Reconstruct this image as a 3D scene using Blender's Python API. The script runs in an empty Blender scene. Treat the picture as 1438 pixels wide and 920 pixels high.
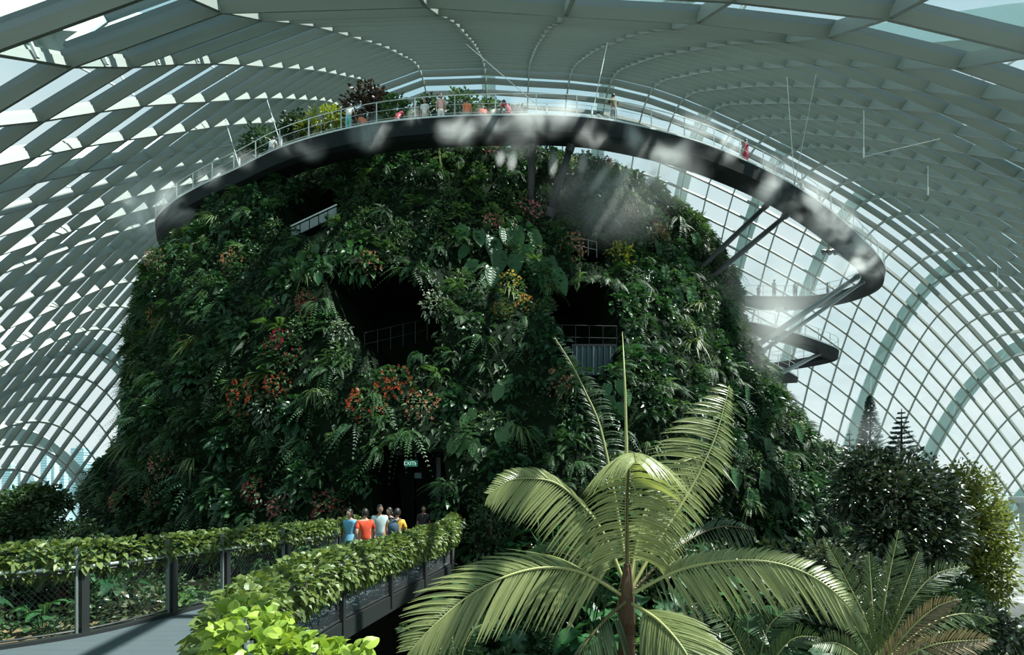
import bpy, bmesh, math, random
import numpy as np
from mathutils import Vector, Matrix, Euler
SC = bpy.context.scene
COL = SC.collection
random.seed(7)
RNG = np.random.default_rng(11)
PI = math.pi
FPX, CX, HY = 720.0, 719.0, 690.0        # focal length in pixels, principal column, horizon row

# ------------------------------------------------------------------ camera, world, sun, exposure
cam_d = bpy.data.cameras.new('camera')
cam = bpy.data.objects.new('camera', cam_d); COL.objects.link(cam)
cam.location = (0, 0, 0); cam.rotation_euler = (PI / 2, 0, 0)
cam_d.sensor_width = 36; cam_d.lens = FPX / 1438 * 36
cam_d.shift_y = (HY - 460) / 1438; cam_d.clip_start = .05; cam_d.clip_end = 6000
SC.camera = cam

world = bpy.data.worlds.new('sky'); SC.world = world; world.use_nodes = True
wn = world.node_tree; wn.nodes.clear()
def wnode(t, **k):
    n = wn.nodes.new(t)
    for a, b in k.items(): setattr(n, a, b)
    return n
w_out = wnode('ShaderNodeOutputWorld'); w_bg = wnode('ShaderNodeBackground')
w_tc = wnode('ShaderNodeTexCoord'); w_map = wnode('ShaderNodeMapping'); w_map.inputs['Scale'].default_value = (1, 1, 2.2)
w_noise = wnode('ShaderNodeTexNoise'); w_noise.inputs['Scale'].default_value = 2.6; w_noise.inputs['Detail'].default_value = 7; w_noise.inputs['Roughness'].default_value = .55
w_ramp = wnode('ShaderNodeValToRGB')
w_ramp.color_ramp.elements[0].position = .30; w_ramp.color_ramp.elements[0].color = (0, 0, 0, 1)
w_ramp.color_ramp.elements[1].position = .54; w_ramp.color_ramp.elements[1].color = (1, 1, 1, 1)
w_sep = wnode('ShaderNodeSeparateXYZ'); w_el = wnode('ShaderNodeMapRange'); w_el.inputs['From Min'].default_value = .10; w_el.inputs['From Max'].default_value = .75
w_blue = wnode('ShaderNodeMixRGB'); w_blue.inputs['Color1'].default_value = (.76, .88, .89, 1); w_blue.inputs['Color2'].default_value = (.30, .60, .72, 1)   # haze near the horizon, blue overhead
w_cl = wnode('ShaderNodeMixRGB'); w_cl.inputs['Color2'].default_value = (.88, .945, .94, 1)                                                                   # cloud
wn.links.new(w_tc.outputs['Generated'], w_map.inputs['Vector']); wn.links.new(w_map.outputs[0], w_noise.inputs['Vector'])
wn.links.new(w_tc.outputs['Generated'], w_sep.inputs[0]); wn.links.new(w_sep.outputs['Z'], w_el.inputs['Value']); wn.links.new(w_el.outputs[0], w_blue.inputs['Fac'])
wn.links.new(w_noise.outputs[0], w_ramp.inputs[0]); w_less = wnode('ShaderNodeMapRange'); w_less.inputs['From Min'].default_value = .28; w_less.inputs['From Max'].default_value = .66; w_less.inputs['To Min'].default_value = 1; w_less.inputs['To Max'].default_value = .22
wn.links.new(w_sep.outputs['Z'], w_less.inputs['Value']); w_mul = wnode('ShaderNodeMath', operation='MULTIPLY'); wn.links.new(w_ramp.outputs[0], w_mul.inputs[0]); wn.links.new(w_less.outputs[0], w_mul.inputs[1])
wn.links.new(w_mul.outputs[0], w_cl.inputs['Fac']); wn.links.new(w_blue.outputs[0], w_cl.inputs['Color1'])
wn.links.new(w_cl.outputs[0], w_bg.inputs['Color'])
w_bg.inputs['Strength'].default_value = 1.0
wn.links.new(w_bg.outputs[0], w_out.inputs['Surface'])

sun_d = bpy.data.lights.new('sun', 'SUN'); sun = bpy.data.objects.new('sun', sun_d); COL.objects.link(sun)
SUN_DIR = Vector((.50, -.02, .86)).normalized()
sun.rotation_euler = SUN_DIR.to_track_quat('Z', 'Y').to_euler(); sun.location = SUN_DIR * 120
sun_d.energy = 12.0; sun_d.angle = math.radians(.6); sun_d.color = (1, .97, .90)

SC.view_settings.view_transform = 'Standard'; SC.view_settings.look = 'None'
SC.view_settings.exposure = 0.0; SC.view_settings.gamma = 1.0; SC.view_settings.use_curve_mapping = False
SC.cycles.max_bounces = 8; SC.cycles.transparent_max_bounces = 24; SC.cycles.volume_bounces = 4
SC.cycles.diffuse_bounces = 3; SC.cycles.glossy_bounces = 2; SC.cycles.transmission_bounces = 4
SC.cycles.use_denoising = True; SC.cycles.caustics_reflective = False; SC.cycles.caustics_refractive = False
SC.cycles.sample_clamp_indirect = 4.0; SC.cycles.sample_clamp_direct = 12.0
SC.cycles.volume_step_rate = 2.0; SC.cycles.volume_max_steps = 128

# ------------------------------------------------------------------ helpers
def at(px, py, Y):
    return Vector(((px - CX) / FPX * Y, Y, (HY - py) / FPX * Y))
def pix(p):
    return CX + FPX * p[0] / p[1], HY - FPX * p[2] / p[1]

class MB:
    """collects vertices and faces; build() links them as ONE mesh object"""
    def __init__(s): s.v = []; s.f = []; s.m = []; s.n = 0
    def add(s, verts, faces, mi=0):
        s.v.extend(map(tuple, verts)); b = s.n
        for f in faces: s.f.append(tuple(i + b for i in f)); s.m.append(mi)
        s.n += len(verts)
    def box(s, c, d, rz=0, mi=0):
        x, y, z = d[0] / 2, d[1] / 2, d[2] / 2; cs, sn = math.cos(rz), math.sin(rz); V = []
        for k in (-z, z):
            for (a, b) in ((-x, -y), (x, -y), (x, y), (-x, y)): V.append((c[0] + a * cs - b * sn, c[1] + a * sn + b * cs, c[2] + k))
        s.add(V, [(3, 2, 1, 0), (4, 5, 6, 7), (0, 1, 5, 4), (1, 2, 6, 5), (2, 3, 7, 6), (3, 0, 4, 7)], mi)
    def tube(s, pts, r, n=6, mi=0, cap=True):
        pts = [Vector(p) for p in pts]; N = len(pts); V = []; F = []
        rs = r if hasattr(r, '__len__') else [r] * N
        up = Vector((0, 0, 1))
        for i, p in enumerate(pts):
            t = (pts[min(i + 1, N - 1)] - pts[max(i - 1, 0)])
            t = t.normalized() if t.length > 1e-9 else Vector((0, 0, 1))
            a = t.cross(up if abs(t.z) < .95 else Vector((1, 0, 0))).normalized(); b = a.cross(t)
            for k in range(n):
                an = 2 * PI * k / n; V.append(p + (a * math.cos(an) + b * math.sin(an)) * rs[i])
        for i in range(N - 1):
            for k in range(n):
                F.append((i * n + k, i * n + (k + 1) % n, (i + 1) * n + (k + 1) % n, (i + 1) * n + k))
        if cap: F.append(tuple(range(n))[::-1]); F.append(tuple((N - 1) * n + k for k in range(n)))
        s.add(V, F, mi)
    def sweep(s, frames, prof, mi=0, closed=True):
        """frames: list of (origin, axis_a, axis_b); prof: list of (a, b)"""
        n = len(prof); V = []; F = []
        for (o, a, b) in frames:
            for (pa, pb) in prof: V.append(o + a * pa + b * pb)
        for i in range(len(frames) - 1):
            for k in range(n if closed else n - 1):
                F.append((i * n + k, (i + 1) * n + k, (i + 1) * n + (k + 1) % n, i * n + (k + 1) % n))
        if closed: F.append(tuple(range(n))); F.append(tuple((len(frames) - 1) * n + k for k in range(n))[::-1])
        s.add(V, F, mi)
    def mesh(s, name, mats, smooth=False):
        me = bpy.data.meshes.new(name); me.from_pydata(s.v, [], s.f)
        for m in (mats if isinstance(mats, (list, tuple)) else [mats]): me.materials.append(m)
        if any(s.m): me.polygons.foreach_set('material_index', s.m)
        if smooth: me.polygons.foreach_set('use_smooth', [True] * len(me.polygons))
        me.update(); return me
    def build(s, name, mats, parent=None, smooth=False, **props):
        return link(name, s.mesh(name, mats, smooth), parent, **props)

def link(name, data, parent=None, loc=(0, 0, 0), rot=(0, 0, 0), scale=(1, 1, 1), **props):
    o = bpy.data.objects.new(name, data); COL.objects.link(o)
    o.location = loc; o.rotation_euler = rot; o.scale = scale
    if parent is not None: o.parent = parent
    for k, v in props.items(): o[k] = v
    return o
def empty(name, loc=(0, 0, 0), rz=0, **props):
    o = link(name, None, None, loc, (0, 0, rz), **props); o.empty_display_size = .3; return o

def np_mesh(name, V, Q, mats, smooth=False, midx=None):
    """fast mesh: V (n,3), Q (m,4 or 3)"""
    me = bpy.data.meshes.new(name); V = np.asarray(V, np.float32); Q = np.asarray(Q, np.int32); k = Q.shape[1]
    me.vertices.add(len(V)); me.vertices.foreach_set('co', V.ravel())
    me.loops.add(Q.size); me.loops.foreach_set('vertex_index', Q.ravel())
    me.polygons.add(len(Q)); me.polygons.foreach_set('loop_start', np.arange(0, Q.size, k, dtype=np.int32))
    try: me.polygons.foreach_set('loop_total', np.full(len(Q), k, np.int32))
    except Exception: pass
    for m in (mats if isinstance(mats, (list, tuple)) else [mats]): me.materials.append(m)
    if midx is not None: me.polygons.foreach_set('material_index', np.asarray(midx, np.int32))
    if smooth: me.polygons.foreach_set('use_smooth', np.ones(len(Q), bool))
    me.update(calc_edges=True); me.validate(); return me

# ------------------------------------------------------------------ materials
def base_mat(name):
    m = bpy.data.materials.new(name); m.use_nodes = True; nt = m.node_tree
    return m, nt, nt.nodes['Principled BSDF']
def paint(name, col, rough=.55, var=.12, scale=1.5, metallic=0., spec=.4, bump=0.):
    m, nt, p = base_mat(name)
    tc = nt.nodes.new('ShaderNodeTexCoord'); no = nt.nodes.new('ShaderNodeTexNoise'); no.inputs['Scale'].default_value = scale; no.inputs['Detail'].default_value = 4
    mx = nt.nodes.new('ShaderNodeMixRGB'); mx.blend_type = 'MULTIPLY'; mx.inputs['Color1'].default_value = (*col, 1)
    rp = nt.nodes.new('ShaderNodeValToRGB'); rp.color_ramp.elements[0].color = (1 - var * 2,) * 3 + (1,); rp.color_ramp.elements[1].color = (1, 1, 1, 1)
    nt.links.new(tc.outputs['Object'], no.inputs['Vector']); nt.links.new(no.outputs[0], rp.inputs[0]); nt.links.new(rp.outputs[0], mx.inputs['Color2'])
    mx.inputs['Fac'].default_value = 1; nt.links.new(mx.outputs[0], p.inputs['Base Color'])
    p.inputs['Roughness'].default_value = rough; p.inputs['Metallic'].default_value = metallic; p.inputs['Specular IOR Level'].default_value = spec
    if bump:
        b = nt.nodes.new('ShaderNodeBump'); b.inputs['Strength'].default_value = bump; nt.links.new(no.outputs[0], b.inputs['Height']); nt.links.new(b.outputs[0], p.inputs['Normal'])
    return m
def leaf(name, c1, c2, rough=.42, trans=.25, spec=.5):
    """two leaf tones mixed per leaf and per plant, a little light passing through the blade"""
    m, nt, p = base_mat(name)
    ge = nt.nodes.new('ShaderNodeNewGeometry'); oi = nt.nodes.new('ShaderNodeObjectInfo')
    ad = nt.nodes.new('ShaderNodeMath'); ad.operation = 'ADD'; nt.links.new(ge.outputs['Random Per Island'], ad.inputs[0]); nt.links.new(oi.outputs['Random'], ad.inputs[1])
    hf = nt.nodes.new('ShaderNodeMath'); hf.operation = 'MULTIPLY'; hf.inputs[1].default_value = .5; nt.links.new(ad.outputs[0], hf.inputs[0])
    rp = nt.nodes.new('ShaderNodeValToRGB'); rp.color_ramp.elements[0].color = (*c1, 1); rp.color_ramp.elements[1].color = (*c2, 1)
    rp.color_ramp.elements[0].position = .15; rp.color_ramp.elements[1].position = .9
    nt.links.new(hf.outputs[0], rp.inputs[0]); nt.links.new(rp.outputs[0], p.inputs['Base Color'])
    p.inputs['Roughness'].default_value = rough; p.inputs['Specular IOR Level'].default_value = spec
    if trans:
        tr = nt.nodes.new('ShaderNodeBsdfTranslucent'); ms = nt.nodes.new('ShaderNodeMixShader'); ms.inputs[0].default_value = trans
        br = nt.nodes.new('ShaderNodeMixRGB'); br.blend_type = 'MULTIPLY'; br.inputs['Fac'].default_value = 1; br.inputs['Color2'].default_value = (1.5, 1.5, .8, 1)
        nt.links.new(rp.outputs[0], br.inputs['Color1']); nt.links.new(br.outputs[0], tr.inputs['Color'])
        out = nt.nodes['Material Output']; nt.links.new(p.outputs[0], ms.inputs[1]); nt.links.new(tr.outputs[0], ms.inputs[2]); nt.links.new(ms.outputs[0], out.inputs['Surface'])
    return m
def mist_mat(name, density, scale=1.0, soft=1.0, cut=.42, wide=.22):
    """white water mist: denser in the middle of its ellipsoid, broken up by noise"""
    m = bpy.data.materials.new(name); m.use_nodes = True; nt = m.node_tree; nt.nodes.clear()
    out = nt.nodes.new('ShaderNodeOutputMaterial'); pv = nt.nodes.new('ShaderNodeVolumePrincipled')
    pv.inputs['Color'].default_value = (.97, .99, .985, 1); pv.inputs['Anisotropy'].default_value = .25
    tc = nt.nodes.new('ShaderNodeTexCoord'); ln = nt.nodes.new('ShaderNodeVectorMath'); ln.operation = 'LENGTH'
    nt.links.new(tc.outputs['Object'], ln.inputs[0])
    fo = nt.nodes.new('ShaderNodeMapRange'); fo.inputs['From Min'].default_value = .98; fo.inputs['From Max'].default_value = .15; fo.interpolation_type = 'SMOOTHERSTEP'
    nt.links.new(ln.outputs['Value'], fo.inputs['Value'])
    ge = nt.nodes.new('ShaderNodeNewGeometry'); no = nt.nodes.new('ShaderNodeTexNoise'); no.inputs['Scale'].default_value = scale; no.inputs['Detail'].default_value = 2.5; no.inputs['Distortion'].default_value = .6
    nt.links.new(ge.outputs['Position'], no.inputs['Vector'])
    nr = nt.nodes.new('ShaderNodeMapRange'); nr.inputs['From Min'].default_value = cut; nr.inputs['From Max'].default_value = cut + wide; nr.interpolation_type = 'SMOOTHSTEP'
    nt.links.new(no.outputs[0], nr.inputs['Value'])
    mu = nt.nodes.new('ShaderNodeMath'); mu.operation = 'MULTIPLY'; nt.links.new(fo.outputs[0], mu.inputs[0]); nt.links.new(nr.outputs[0], mu.inputs[1])
    m2 = nt.nodes.new('ShaderNodeMath'); m2.operation = 'MULTIPLY'; m2.inputs[1].default_value = density; nt.links.new(mu.outputs[0], m2.inputs[0])
    nt.links.new(m2.outputs[0], pv.inputs['Density']); nt.links.new(pv.outputs[0], out.inputs['Volume'])
    return m
def glass_mat(name, tint=(.90, .97, .97), gloss=.05):
    m = bpy.data.materials.new(name); m.use_nodes = True; nt = m.node_tree; nt.nodes.clear()
    out = nt.nodes.new('ShaderNodeOutputMaterial'); t = nt.nodes.new('ShaderNodeBsdfTransparent'); t.inputs['Color'].default_value = (*tint, 1)
    g = nt.nodes.new('ShaderNodeBsdfGlossy'); g.inputs['Roughness'].default_value = .03; ms = nt.nodes.new('ShaderNodeMixShader'); ms.inputs[0].default_value = gloss
    nt.links.new(t.outputs[0], ms.inputs[1]); nt.links.new(g.outputs[0], ms.inputs[2]); nt.links.new(ms.outputs[0], out.inputs['Surface'])
    return m

M = {}
M['rib'] = paint('painted_steel', (.19, .215, .185), .5, .06, .6)
M['purlin'] = paint('pale_painted_steel', (.25, .285, .265), .5, .05, .6)
M['glazing_bar'] = paint('grey_glazing_bar', (.16, .20, .21), .45, .05)
M['arch'] = paint('outer_arch_paint', (.52, .66, .65), .5, .05)
M['glass'] = glass_mat('roof_glass')
M['steel_dark'] = paint('dark_steel', (.022, .027, .027), .45, .1, 2)
M['steel_grey'] = paint('grey_steel', (.20, .24, .24), .4, .1, 2, .3)
M['girder'] = paint('walkway_cladding', (.016, .022, .022), .8, .15, .8, spec=.12)
M['rail'] = paint('brushed_rail', (.55, .60, .58), .35, .05, 3, .6)
M['white'] = paint('white_paint', (.75, .78, .77), .5, .04)
M['cable'] = paint('steel_cable', (.62, .68, .66), .4, .03)
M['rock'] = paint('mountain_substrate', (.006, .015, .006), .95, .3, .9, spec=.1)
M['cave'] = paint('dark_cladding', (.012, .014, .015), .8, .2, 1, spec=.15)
M['deck'] = paint('deck_boards', (.075, .10, .11), .7, .1, 3, spec=.3)
M['soil'] = paint('planting_soil', (.014, .014, .009), .95, .3, 1.2, spec=.1)
M['paving'] = paint('pale_paving', (.42, .46, .45), .8, .1, .8)
M['gravel'] = paint('ochre_gravel', (.25, .19, .09), .9, .25, 6)
M['concrete'] = paint('pale_concrete', (.50, .57, .57), .8, .08, .6)
M['water'] = paint('bay_water', (.33, .47, .50), .12, .06, .02)
M['bark'] = paint('brown_bark', (.07, .045, .03), .9, .3, 4)
M['palm_stem'] = paint('palm_stem', (.10, .055, .025), .7, .25, 6)
M['rachis'] = paint('frond_rachis', (.34, .36, .14), .5, .15, 4)
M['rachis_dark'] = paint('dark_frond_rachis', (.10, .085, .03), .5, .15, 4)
M['fern'] = leaf('fern_leaf', (.012, .045, .020), (.055, .125, .040), .5, .2, .3)
M['fern2'] = leaf('bright_fern_leaf', (.025, .075, .022), (.10, .19, .05), .5, .25, .3)
M['moss'] = leaf('wall_cover_leaf', (.008, .028, .014), (.04, .085, .032), .55, .15, .3)
M['shrub'] = leaf('small_shrub_leaf', (.018, .055, .022), (.085, .15, .06), .45, .2, .4)
M['grey_leaf'] = leaf('greyish_leaf', (.06, .10, .07), (.24, .30, .22), .4, .2, .5)
M['ivy'] = leaf('climber_leaf', (.012, .050, .020), (.05, .13, .045), .35, .2, .5)
M['philo'] = leaf('philodendron_leaf', (.012, .060, .018), (.035, .115, .036), .42, .2, .35)
M['heart'] = leaf('heart_leaf', (.03, .095, .028), (.06, .15, .045), .32, .22, .5)
M['strap'] = leaf('strap_leaf', (.06, .11, .035), (.15, .20, .07), .45, .25, .4)
M['lime'] = leaf('lime_leaf', (.20, .25, .02), (.36, .38, .04), .45, .3, .4)
M['purple'] = leaf('dark_purple_leaf', (.018, .012, .010), (.05, .030, .018), .45, .1, .4)
M['hedge'] = leaf('hedge_leaf', (.036, .080, .020), (.20, .255, .075), .42, .28, .4)
M['hedge_big'] = leaf('large_hedge_leaf', (.14, .25, .03), (.33, .42, .07), .38, .3, .4)
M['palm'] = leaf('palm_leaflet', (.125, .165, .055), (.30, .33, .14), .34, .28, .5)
M['palm_dark'] = leaf('shaded_palm_leaflet', (.025, .055, .022), (.06, .10, .04), .42, .25, .4)  # darker copy of the palm leaflet, shade put into its colour
M['cycad'] = leaf('cycad_leaflet', (.03, .065, .022), (.09, .13, .045), .4, .25, .4)
M['dry'] = leaf('dry_frond_leaflet', (.13, .10, .055), (.28, .22, .13), .6, .2, .3)
M['magnolia'] = leaf('glossy_tree_leaf', (.016, .036, .018), (.085, .10, .05), .26, .12, .7)
M['olive'] = leaf('olive_tree_leaf', (.12, .15, .03), (.30, .32, .09), .5, .3, .4)
M['tree'] = leaf('dense_tree_leaf', (.012, .035, .012), (.045, .085, .028), .45, .15, .4)
M['conifer'] = leaf('conifer_needle', (.05, .10, .09), (.10, .17, .15), .6, .1, .3)
M['red'] = leaf('red_petal', (.42, .045, .025), (.68, .13, .05), .5, .25, .3)
M['orange'] = leaf('orange_petal', (.55, .16, .02), (.80, .32, .04), .5, .25, .3)
M['yellow'] = leaf('yellow_petal', (.60, .36, .03), (.85, .60, .08), .5, .25, .3)
M['pink'] = leaf('pink_petal', (.42, .07, .11), (.65, .22, .24), .5, .25, .3)
M['magenta'] = leaf('crimson_petal', (.25, .015, .035), (.45, .05, .09), .5, .25, .3)
M['white_petal'] = leaf('white_petal', (.50, .56, .48), (.70, .72, .66), .5, .2, .3)
M['salmon'] = leaf('salmon_petal', (.45, .17, .11), (.66, .30, .20), .5, .25, .3)
M['mist_puff'] = mist_mat('mist_puff', .85, .55, cut=.38, wide=.34)
M['mist_jet'] = mist_mat('mist_jet', 1.5, 1.2, cut=.25)
M['haze'] = mist_mat('drifting_mist', .085, .12, cut=.28, wide=.35)
M['haze_low'] = mist_mat('low_mist', .20, .22, cut=.30, wide=.34)
# ------------------------------------------------------------------ the conservatory roof: z(x, y) = F(x) + G(y)
def spline(K, V):
    n = len(K); h = K[1] - K[0]; A = np.zeros((n, n)); b = np.zeros(n); A[0, 0] = A[-1, -1] = 1; A[0, 1] = A[-1, -2] = -1
    for i in range(1, n - 1): A[i, i - 1] = 1; A[i, i] = 4; A[i, i + 1] = 1; b[i] = 6 * (V[i + 1] - 2 * V[i] + V[i - 1]) / h ** 2
    Mm = np.linalg.solve(A, b)
    def ev(x, d=0):
        i = int(min(max((x - K[0]) // h, 0), n - 2)); a = (K[i + 1] - x) / h; c = (x - K[i]) / h
        if d: return (V[i + 1] - V[i]) / h - (3 * a * a - 1) / 6 * h * Mm[i] + (3 * c * c - 1) / 6 * h * Mm[i + 1]
        return a * V[i] + c * V[i + 1] + ((a ** 3 - a) * Mm[i] + (c ** 3 - c) * Mm[i + 1]) * h * h / 6
    return ev
Gs = spline(np.arange(-32, 97, 8.), [-30, -14, -3, 5.2, 9.6, 12.4, 16.3, 22.9, 29.4, 35.8, 41.8, 47.0, 46.8, 37.7, 20.0, -6.1, -40.7])
Fs = spline(np.arange(-84, 85, 12.), [-95, -68.6, -46.8, -30.7, -17.6, -8.1, -.9, -.45, -1.5, -5.7, -11.8, -19.8, -32.0, -48.5, -70])
XJ = [-66.2, -64.4, -62.6, -60.8, -58.9, -57, -55, -53, -50.9, -48.75, -46.6, -44.4, -42, -39.5, -37, -34.5, -32, -29.6, -27.1, -24.6, -22.05, -19.1, -15.5, -10.2, -3.0, 1.9, 6.5, 11.1, 15.6, 19.0, 22.2,
      25.3, 28.3, 31.3, 34.3, 37.4, 40.45, 43.3, 46.1, 48.6, 51.0, 53.3, 55.55, 57.7, 59.7, 61.65, 63.5, 65.3, 67.1, 68.8, 70.5, 72.2, 73.8, 75.4]
YI = [-18.8, -16, -13.2, -10.4, -7.6, -4.8, -2, .8, 3.6, 6.4, 9.2, 12.0, 14.8, 17.6, 20.4, 23.2, 26.0, 28.8, 31.5, 34.2, 36.9, 39.5, 42.1, 44.6, 47.1, 49.5, 51.7, 53.7, 55.6, 57.4, 59.1, 60.8, 62.4, 64.0, 65.5, 66.95, 68.3, 69.45,
      70.6, 71.75, 72.9, 74.05, 75.2, 76.35, 77.5, 78.6, 79.7, 80.8, 81.9, 83, 84.1, 85.2, 86.3, 87.4]
GROUND = -9.0
def zf(x, y): return Fs(x) + Gs(y)
def frame(x, y, along):
    n = Vector((-Fs(x, 1), -Gs(y, 1), 1)).normalized()
    t = (Vector((1, 0, Fs(x, 1))) if along == 'x' else Vector((0, 1, Gs(y, 1)))).normalized()
    return Vector((x, y, zf(x, y))), n, t.cross(n).normalized()
roof = empty('ceiling', kind='structure', label='curved glass and steel grid roof of the conservatory')
def span(vals, fn):
    """the stretch of nodes above the ground, ending on the ground line"""
    out = []
    for a, b in zip(vals[:-1], vals[1:]):
        za, zb = fn(a), fn(b)
        if za >= GROUND: out.append(a)
        if (za >= GROUND) != (zb >= GROUND):
            lo, hi = a, b
            for _ in range(20):
                m = (lo + hi) / 2
                if (fn(m) >= GROUND) == (za >= GROUND): lo = m
                else: hi = m
            out.append((lo + hi) / 2)
    return sorted(set(out))
for y in YI:
    xs = span(XJ, lambda x: zf(x, y))
    if len(xs) < 2: continue
    fr = [(o, n, w) for o, n, w in (frame(x, y, 'x') for x in xs)]
    mb = MB(); hw = .12; g0 = -.15; dp = -float(np.interp(y, [27, 46], [.46, .56])); mb.sweep(fr, [(g0, -hw), (g0, hw), (dp, hw * .8), (dp, -hw * .8)])
    rb = mb.build('rib', M['rib'], roof)
    mb = MB(); mb.sweep(fr, [(.04, -.06), (.04, .06), (g0, .06), (g0, -.06)])
    mb.build('glazing_bar', M['glazing_bar'], rb)
for x in XJ:
    ys = span(YI, lambda y: zf(x, y))
    if len(ys) < 2: continue
    fr = [frame(x, y, 'y') for y in ys]; mb = MB(); V = []; dd = [float(np.interp(y, [27, 46], [.43, .54])) for y in ys]
    for (o, n, w), d in zip(fr, dd):
        for pa, pb in [(.0, -.05), (.0, .05), (-.15, .05), (-.15, .09), (-d, .08), (-d, -.08), (-.15, -.09), (-.15, -.05)]: V.append(o + n * pa + w * pb)
    mb.add(V, [(i * 8 + k, (i + 1) * 8 + k, (i + 1) * 8 + (k + 1) % 8, i * 8 + (k + 1) % 8) for i in range(len(fr) - 1) for k in range(8)])
    mb.build('purlin', M['purlin'], roof)
# glass panes: one quad between two ribs and two purlins; the largest in view are parts of their own
quads = []
for j in range(len(XJ) - 1):
    for i in range(len(YI) - 1):
        c = [(XJ[j], YI[i]), (XJ[j + 1], YI[i]), (XJ[j + 1], YI[i + 1]), (XJ[j], YI[i + 1])]
        P = [Vector((a, b, zf(a, b))) for a, b in c]
        if sum(p.z >= GROUND for p in P) < 2: continue
        area = 0
        if all(p.y > 4 for p in P):
            q = [pix(p) for p in P]; mx = sum(a for a, _ in q) / 4; my = sum(b for _, b in q) / 4
            if -20 < mx < 1458 and -20 < my < 760:
                area = abs(sum(q[k][0] * q[(k + 1) % 4][1] - q[(k + 1) % 4][0] * q[k][1] for k in range(4))) / 2
        quads.append((area, P))
quads.sort(key=lambda t: -t[0])
for a, P in quads[:300]:
    me = bpy.data.meshes.new('glass_pane'); me.from_pydata(P, [], [(0, 1, 2, 3)]); me.materials.append(M['glass']); link('glass_pane', me, roof)
V = np.array([p for _, P in quads[300:] for p in P]); link('glass_pane_field', np_mesh('glass_pane_field', V, np.arange(len(V)).reshape(-1, 4), M['glass']), roof, kind='stuff')
# the big arches outside the glass, carried on short struts
OUT = empty('trim_1', kind='structure', label='pale green steel arches outside the glass roof')
arch_x = [-57, -48.75, -39.5, -29.6, -19.1, -3.0, 11.1, 22.2, 31.3, 40.45, 51.0, 59.7, 68.8]
for x in arch_x:
    ys = [y for y in span(YI, lambda y: zf(x, y)) if y > 8 or abs(x) > 40]
    if len(ys) < 4: continue
    mb = MB(); mb.sweep([(o + n * 2.3, n, w) for o, n, w in (frame(x, y, 'y') for y in ys)], [(0, -.85), (1.3, -.7), (1.3, .7), (0, .85)])
    ar = mb.build('outer_arch', M['arch'], OUT)
    for k in range(2, len(ys) - 1, 4):
        o, n, w = frame(x, ys[k], 'y'); mb = MB()
        mb.tube([o + n * .1, o + n * 2.4 + w * .3], .06, 5); mb.tube([o + n * .1, frame(x, ys[k - 1], 'y')[0] + n * 2.4 - w * .3], .06, 5)
        mb.build('arch_strut', M['white'], ar)
# vents: sashes pushed open above the roof line with a push rod, upper left and upper right
def vent(x0, x1, y0, y1, lift):
    e = empty('roof_vent', (0, 0, 0), label='dark roof sash propped open near ' + ('upper left' if x0 < 0 else 'upper right') + ' roof', category='vent', group='open roof sashes')
    P = [Vector((a, b, zf(a, b))) for a, b in ((x0, y0), (x1, y0), (x1, y1), (x0, y1))]
    n = frame((x0 + x1) / 2, (y0 + y1) / 2, 'x')[1]
    Q = [P[0] + n * .1, P[1] + n * .1, P[2] + n * lift, P[3] + n * lift]
    mb = MB()
    for a, b in zip(Q, Q[1:] + Q[:1]): mb.tube([a, b], .16, 4)
    mb.build('sash_frame', M['glazing_bar'], e)
    me = bpy.data.meshes.new('pane'); me.from_pydata(Q, [], [(0, 1, 2, 3)]); me.materials.append(M['glass']); link('pane', me, e)
    mb = MB(); mid = (P[0] + P[3]) / 2; mb.tube([mid - n * .4, (Q[0] * .4 + Q[3] * .6)], .06, 6); mb.build('push_rod', M['white'], e)

for a, b in ((14.8, 17.6), (17.6, 20.4), (20.4, 23.2), (23.2, 26.0)): vent(-15.3, -10.4, a + .15, b - .15, 1.0)
for a, b in ((23.2, 26.0), (26.0, 28.8), (28.8, 31.5)): vent(28.5, 31.1, a + .15, b - .15, .8)
# ------------------------------------------------------------------ ground, water, shore
def disc(name, z, r, mat, c=(0, 40), n=64, **pr):
    mb = MB(); mb.add([(c[0] + r * math.cos(2 * PI * k / n), c[1] + r * math.sin(2 * PI * k / n), z) for k in range(n)], [tuple(range(n))]); return mb.build(name, mat, **pr)
disc('bay_water', -14.0, 5000, M['water'], kind='structure')
disc('floor', GROUND - .05, 95, M['paving'], c=(0, 36), kind='structure')
# planted mound between the bridge and the mountain
def terrain(x, y):
    d = math.hypot((x + 2) / 34, (y - 40) / 36)
    h = GROUND + 6.6 * max(0, min(1, 1 - (d - .55) / .45)) + .25 * math.sin(x * .9) * math.cos(y * .7)
    if x < -6.5: h = max(h, GROUND + 5.8 * min(1, (-6.5 - x) / 1.5) * max(0, 1 - max(0, y - 15) / 14) * max(0, min(1, (y + 6) / 8)))
    return h
gx = np.linspace(-40, 40, 81); gy = np.linspace(-14, 78, 93)
V = [(x, y, terrain(x, y)) for y in gy for x in gx]; n = len(gx)
Q = [(j * n + i, j * n + i + 1, (j + 1) * n + i + 1, (j + 1) * n + i) for j in range(len(gy) - 1) for i in range(n - 1)]
link('ground', np_mesh('ground', V, Q, M['soil'], True), kind='structure')

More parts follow.
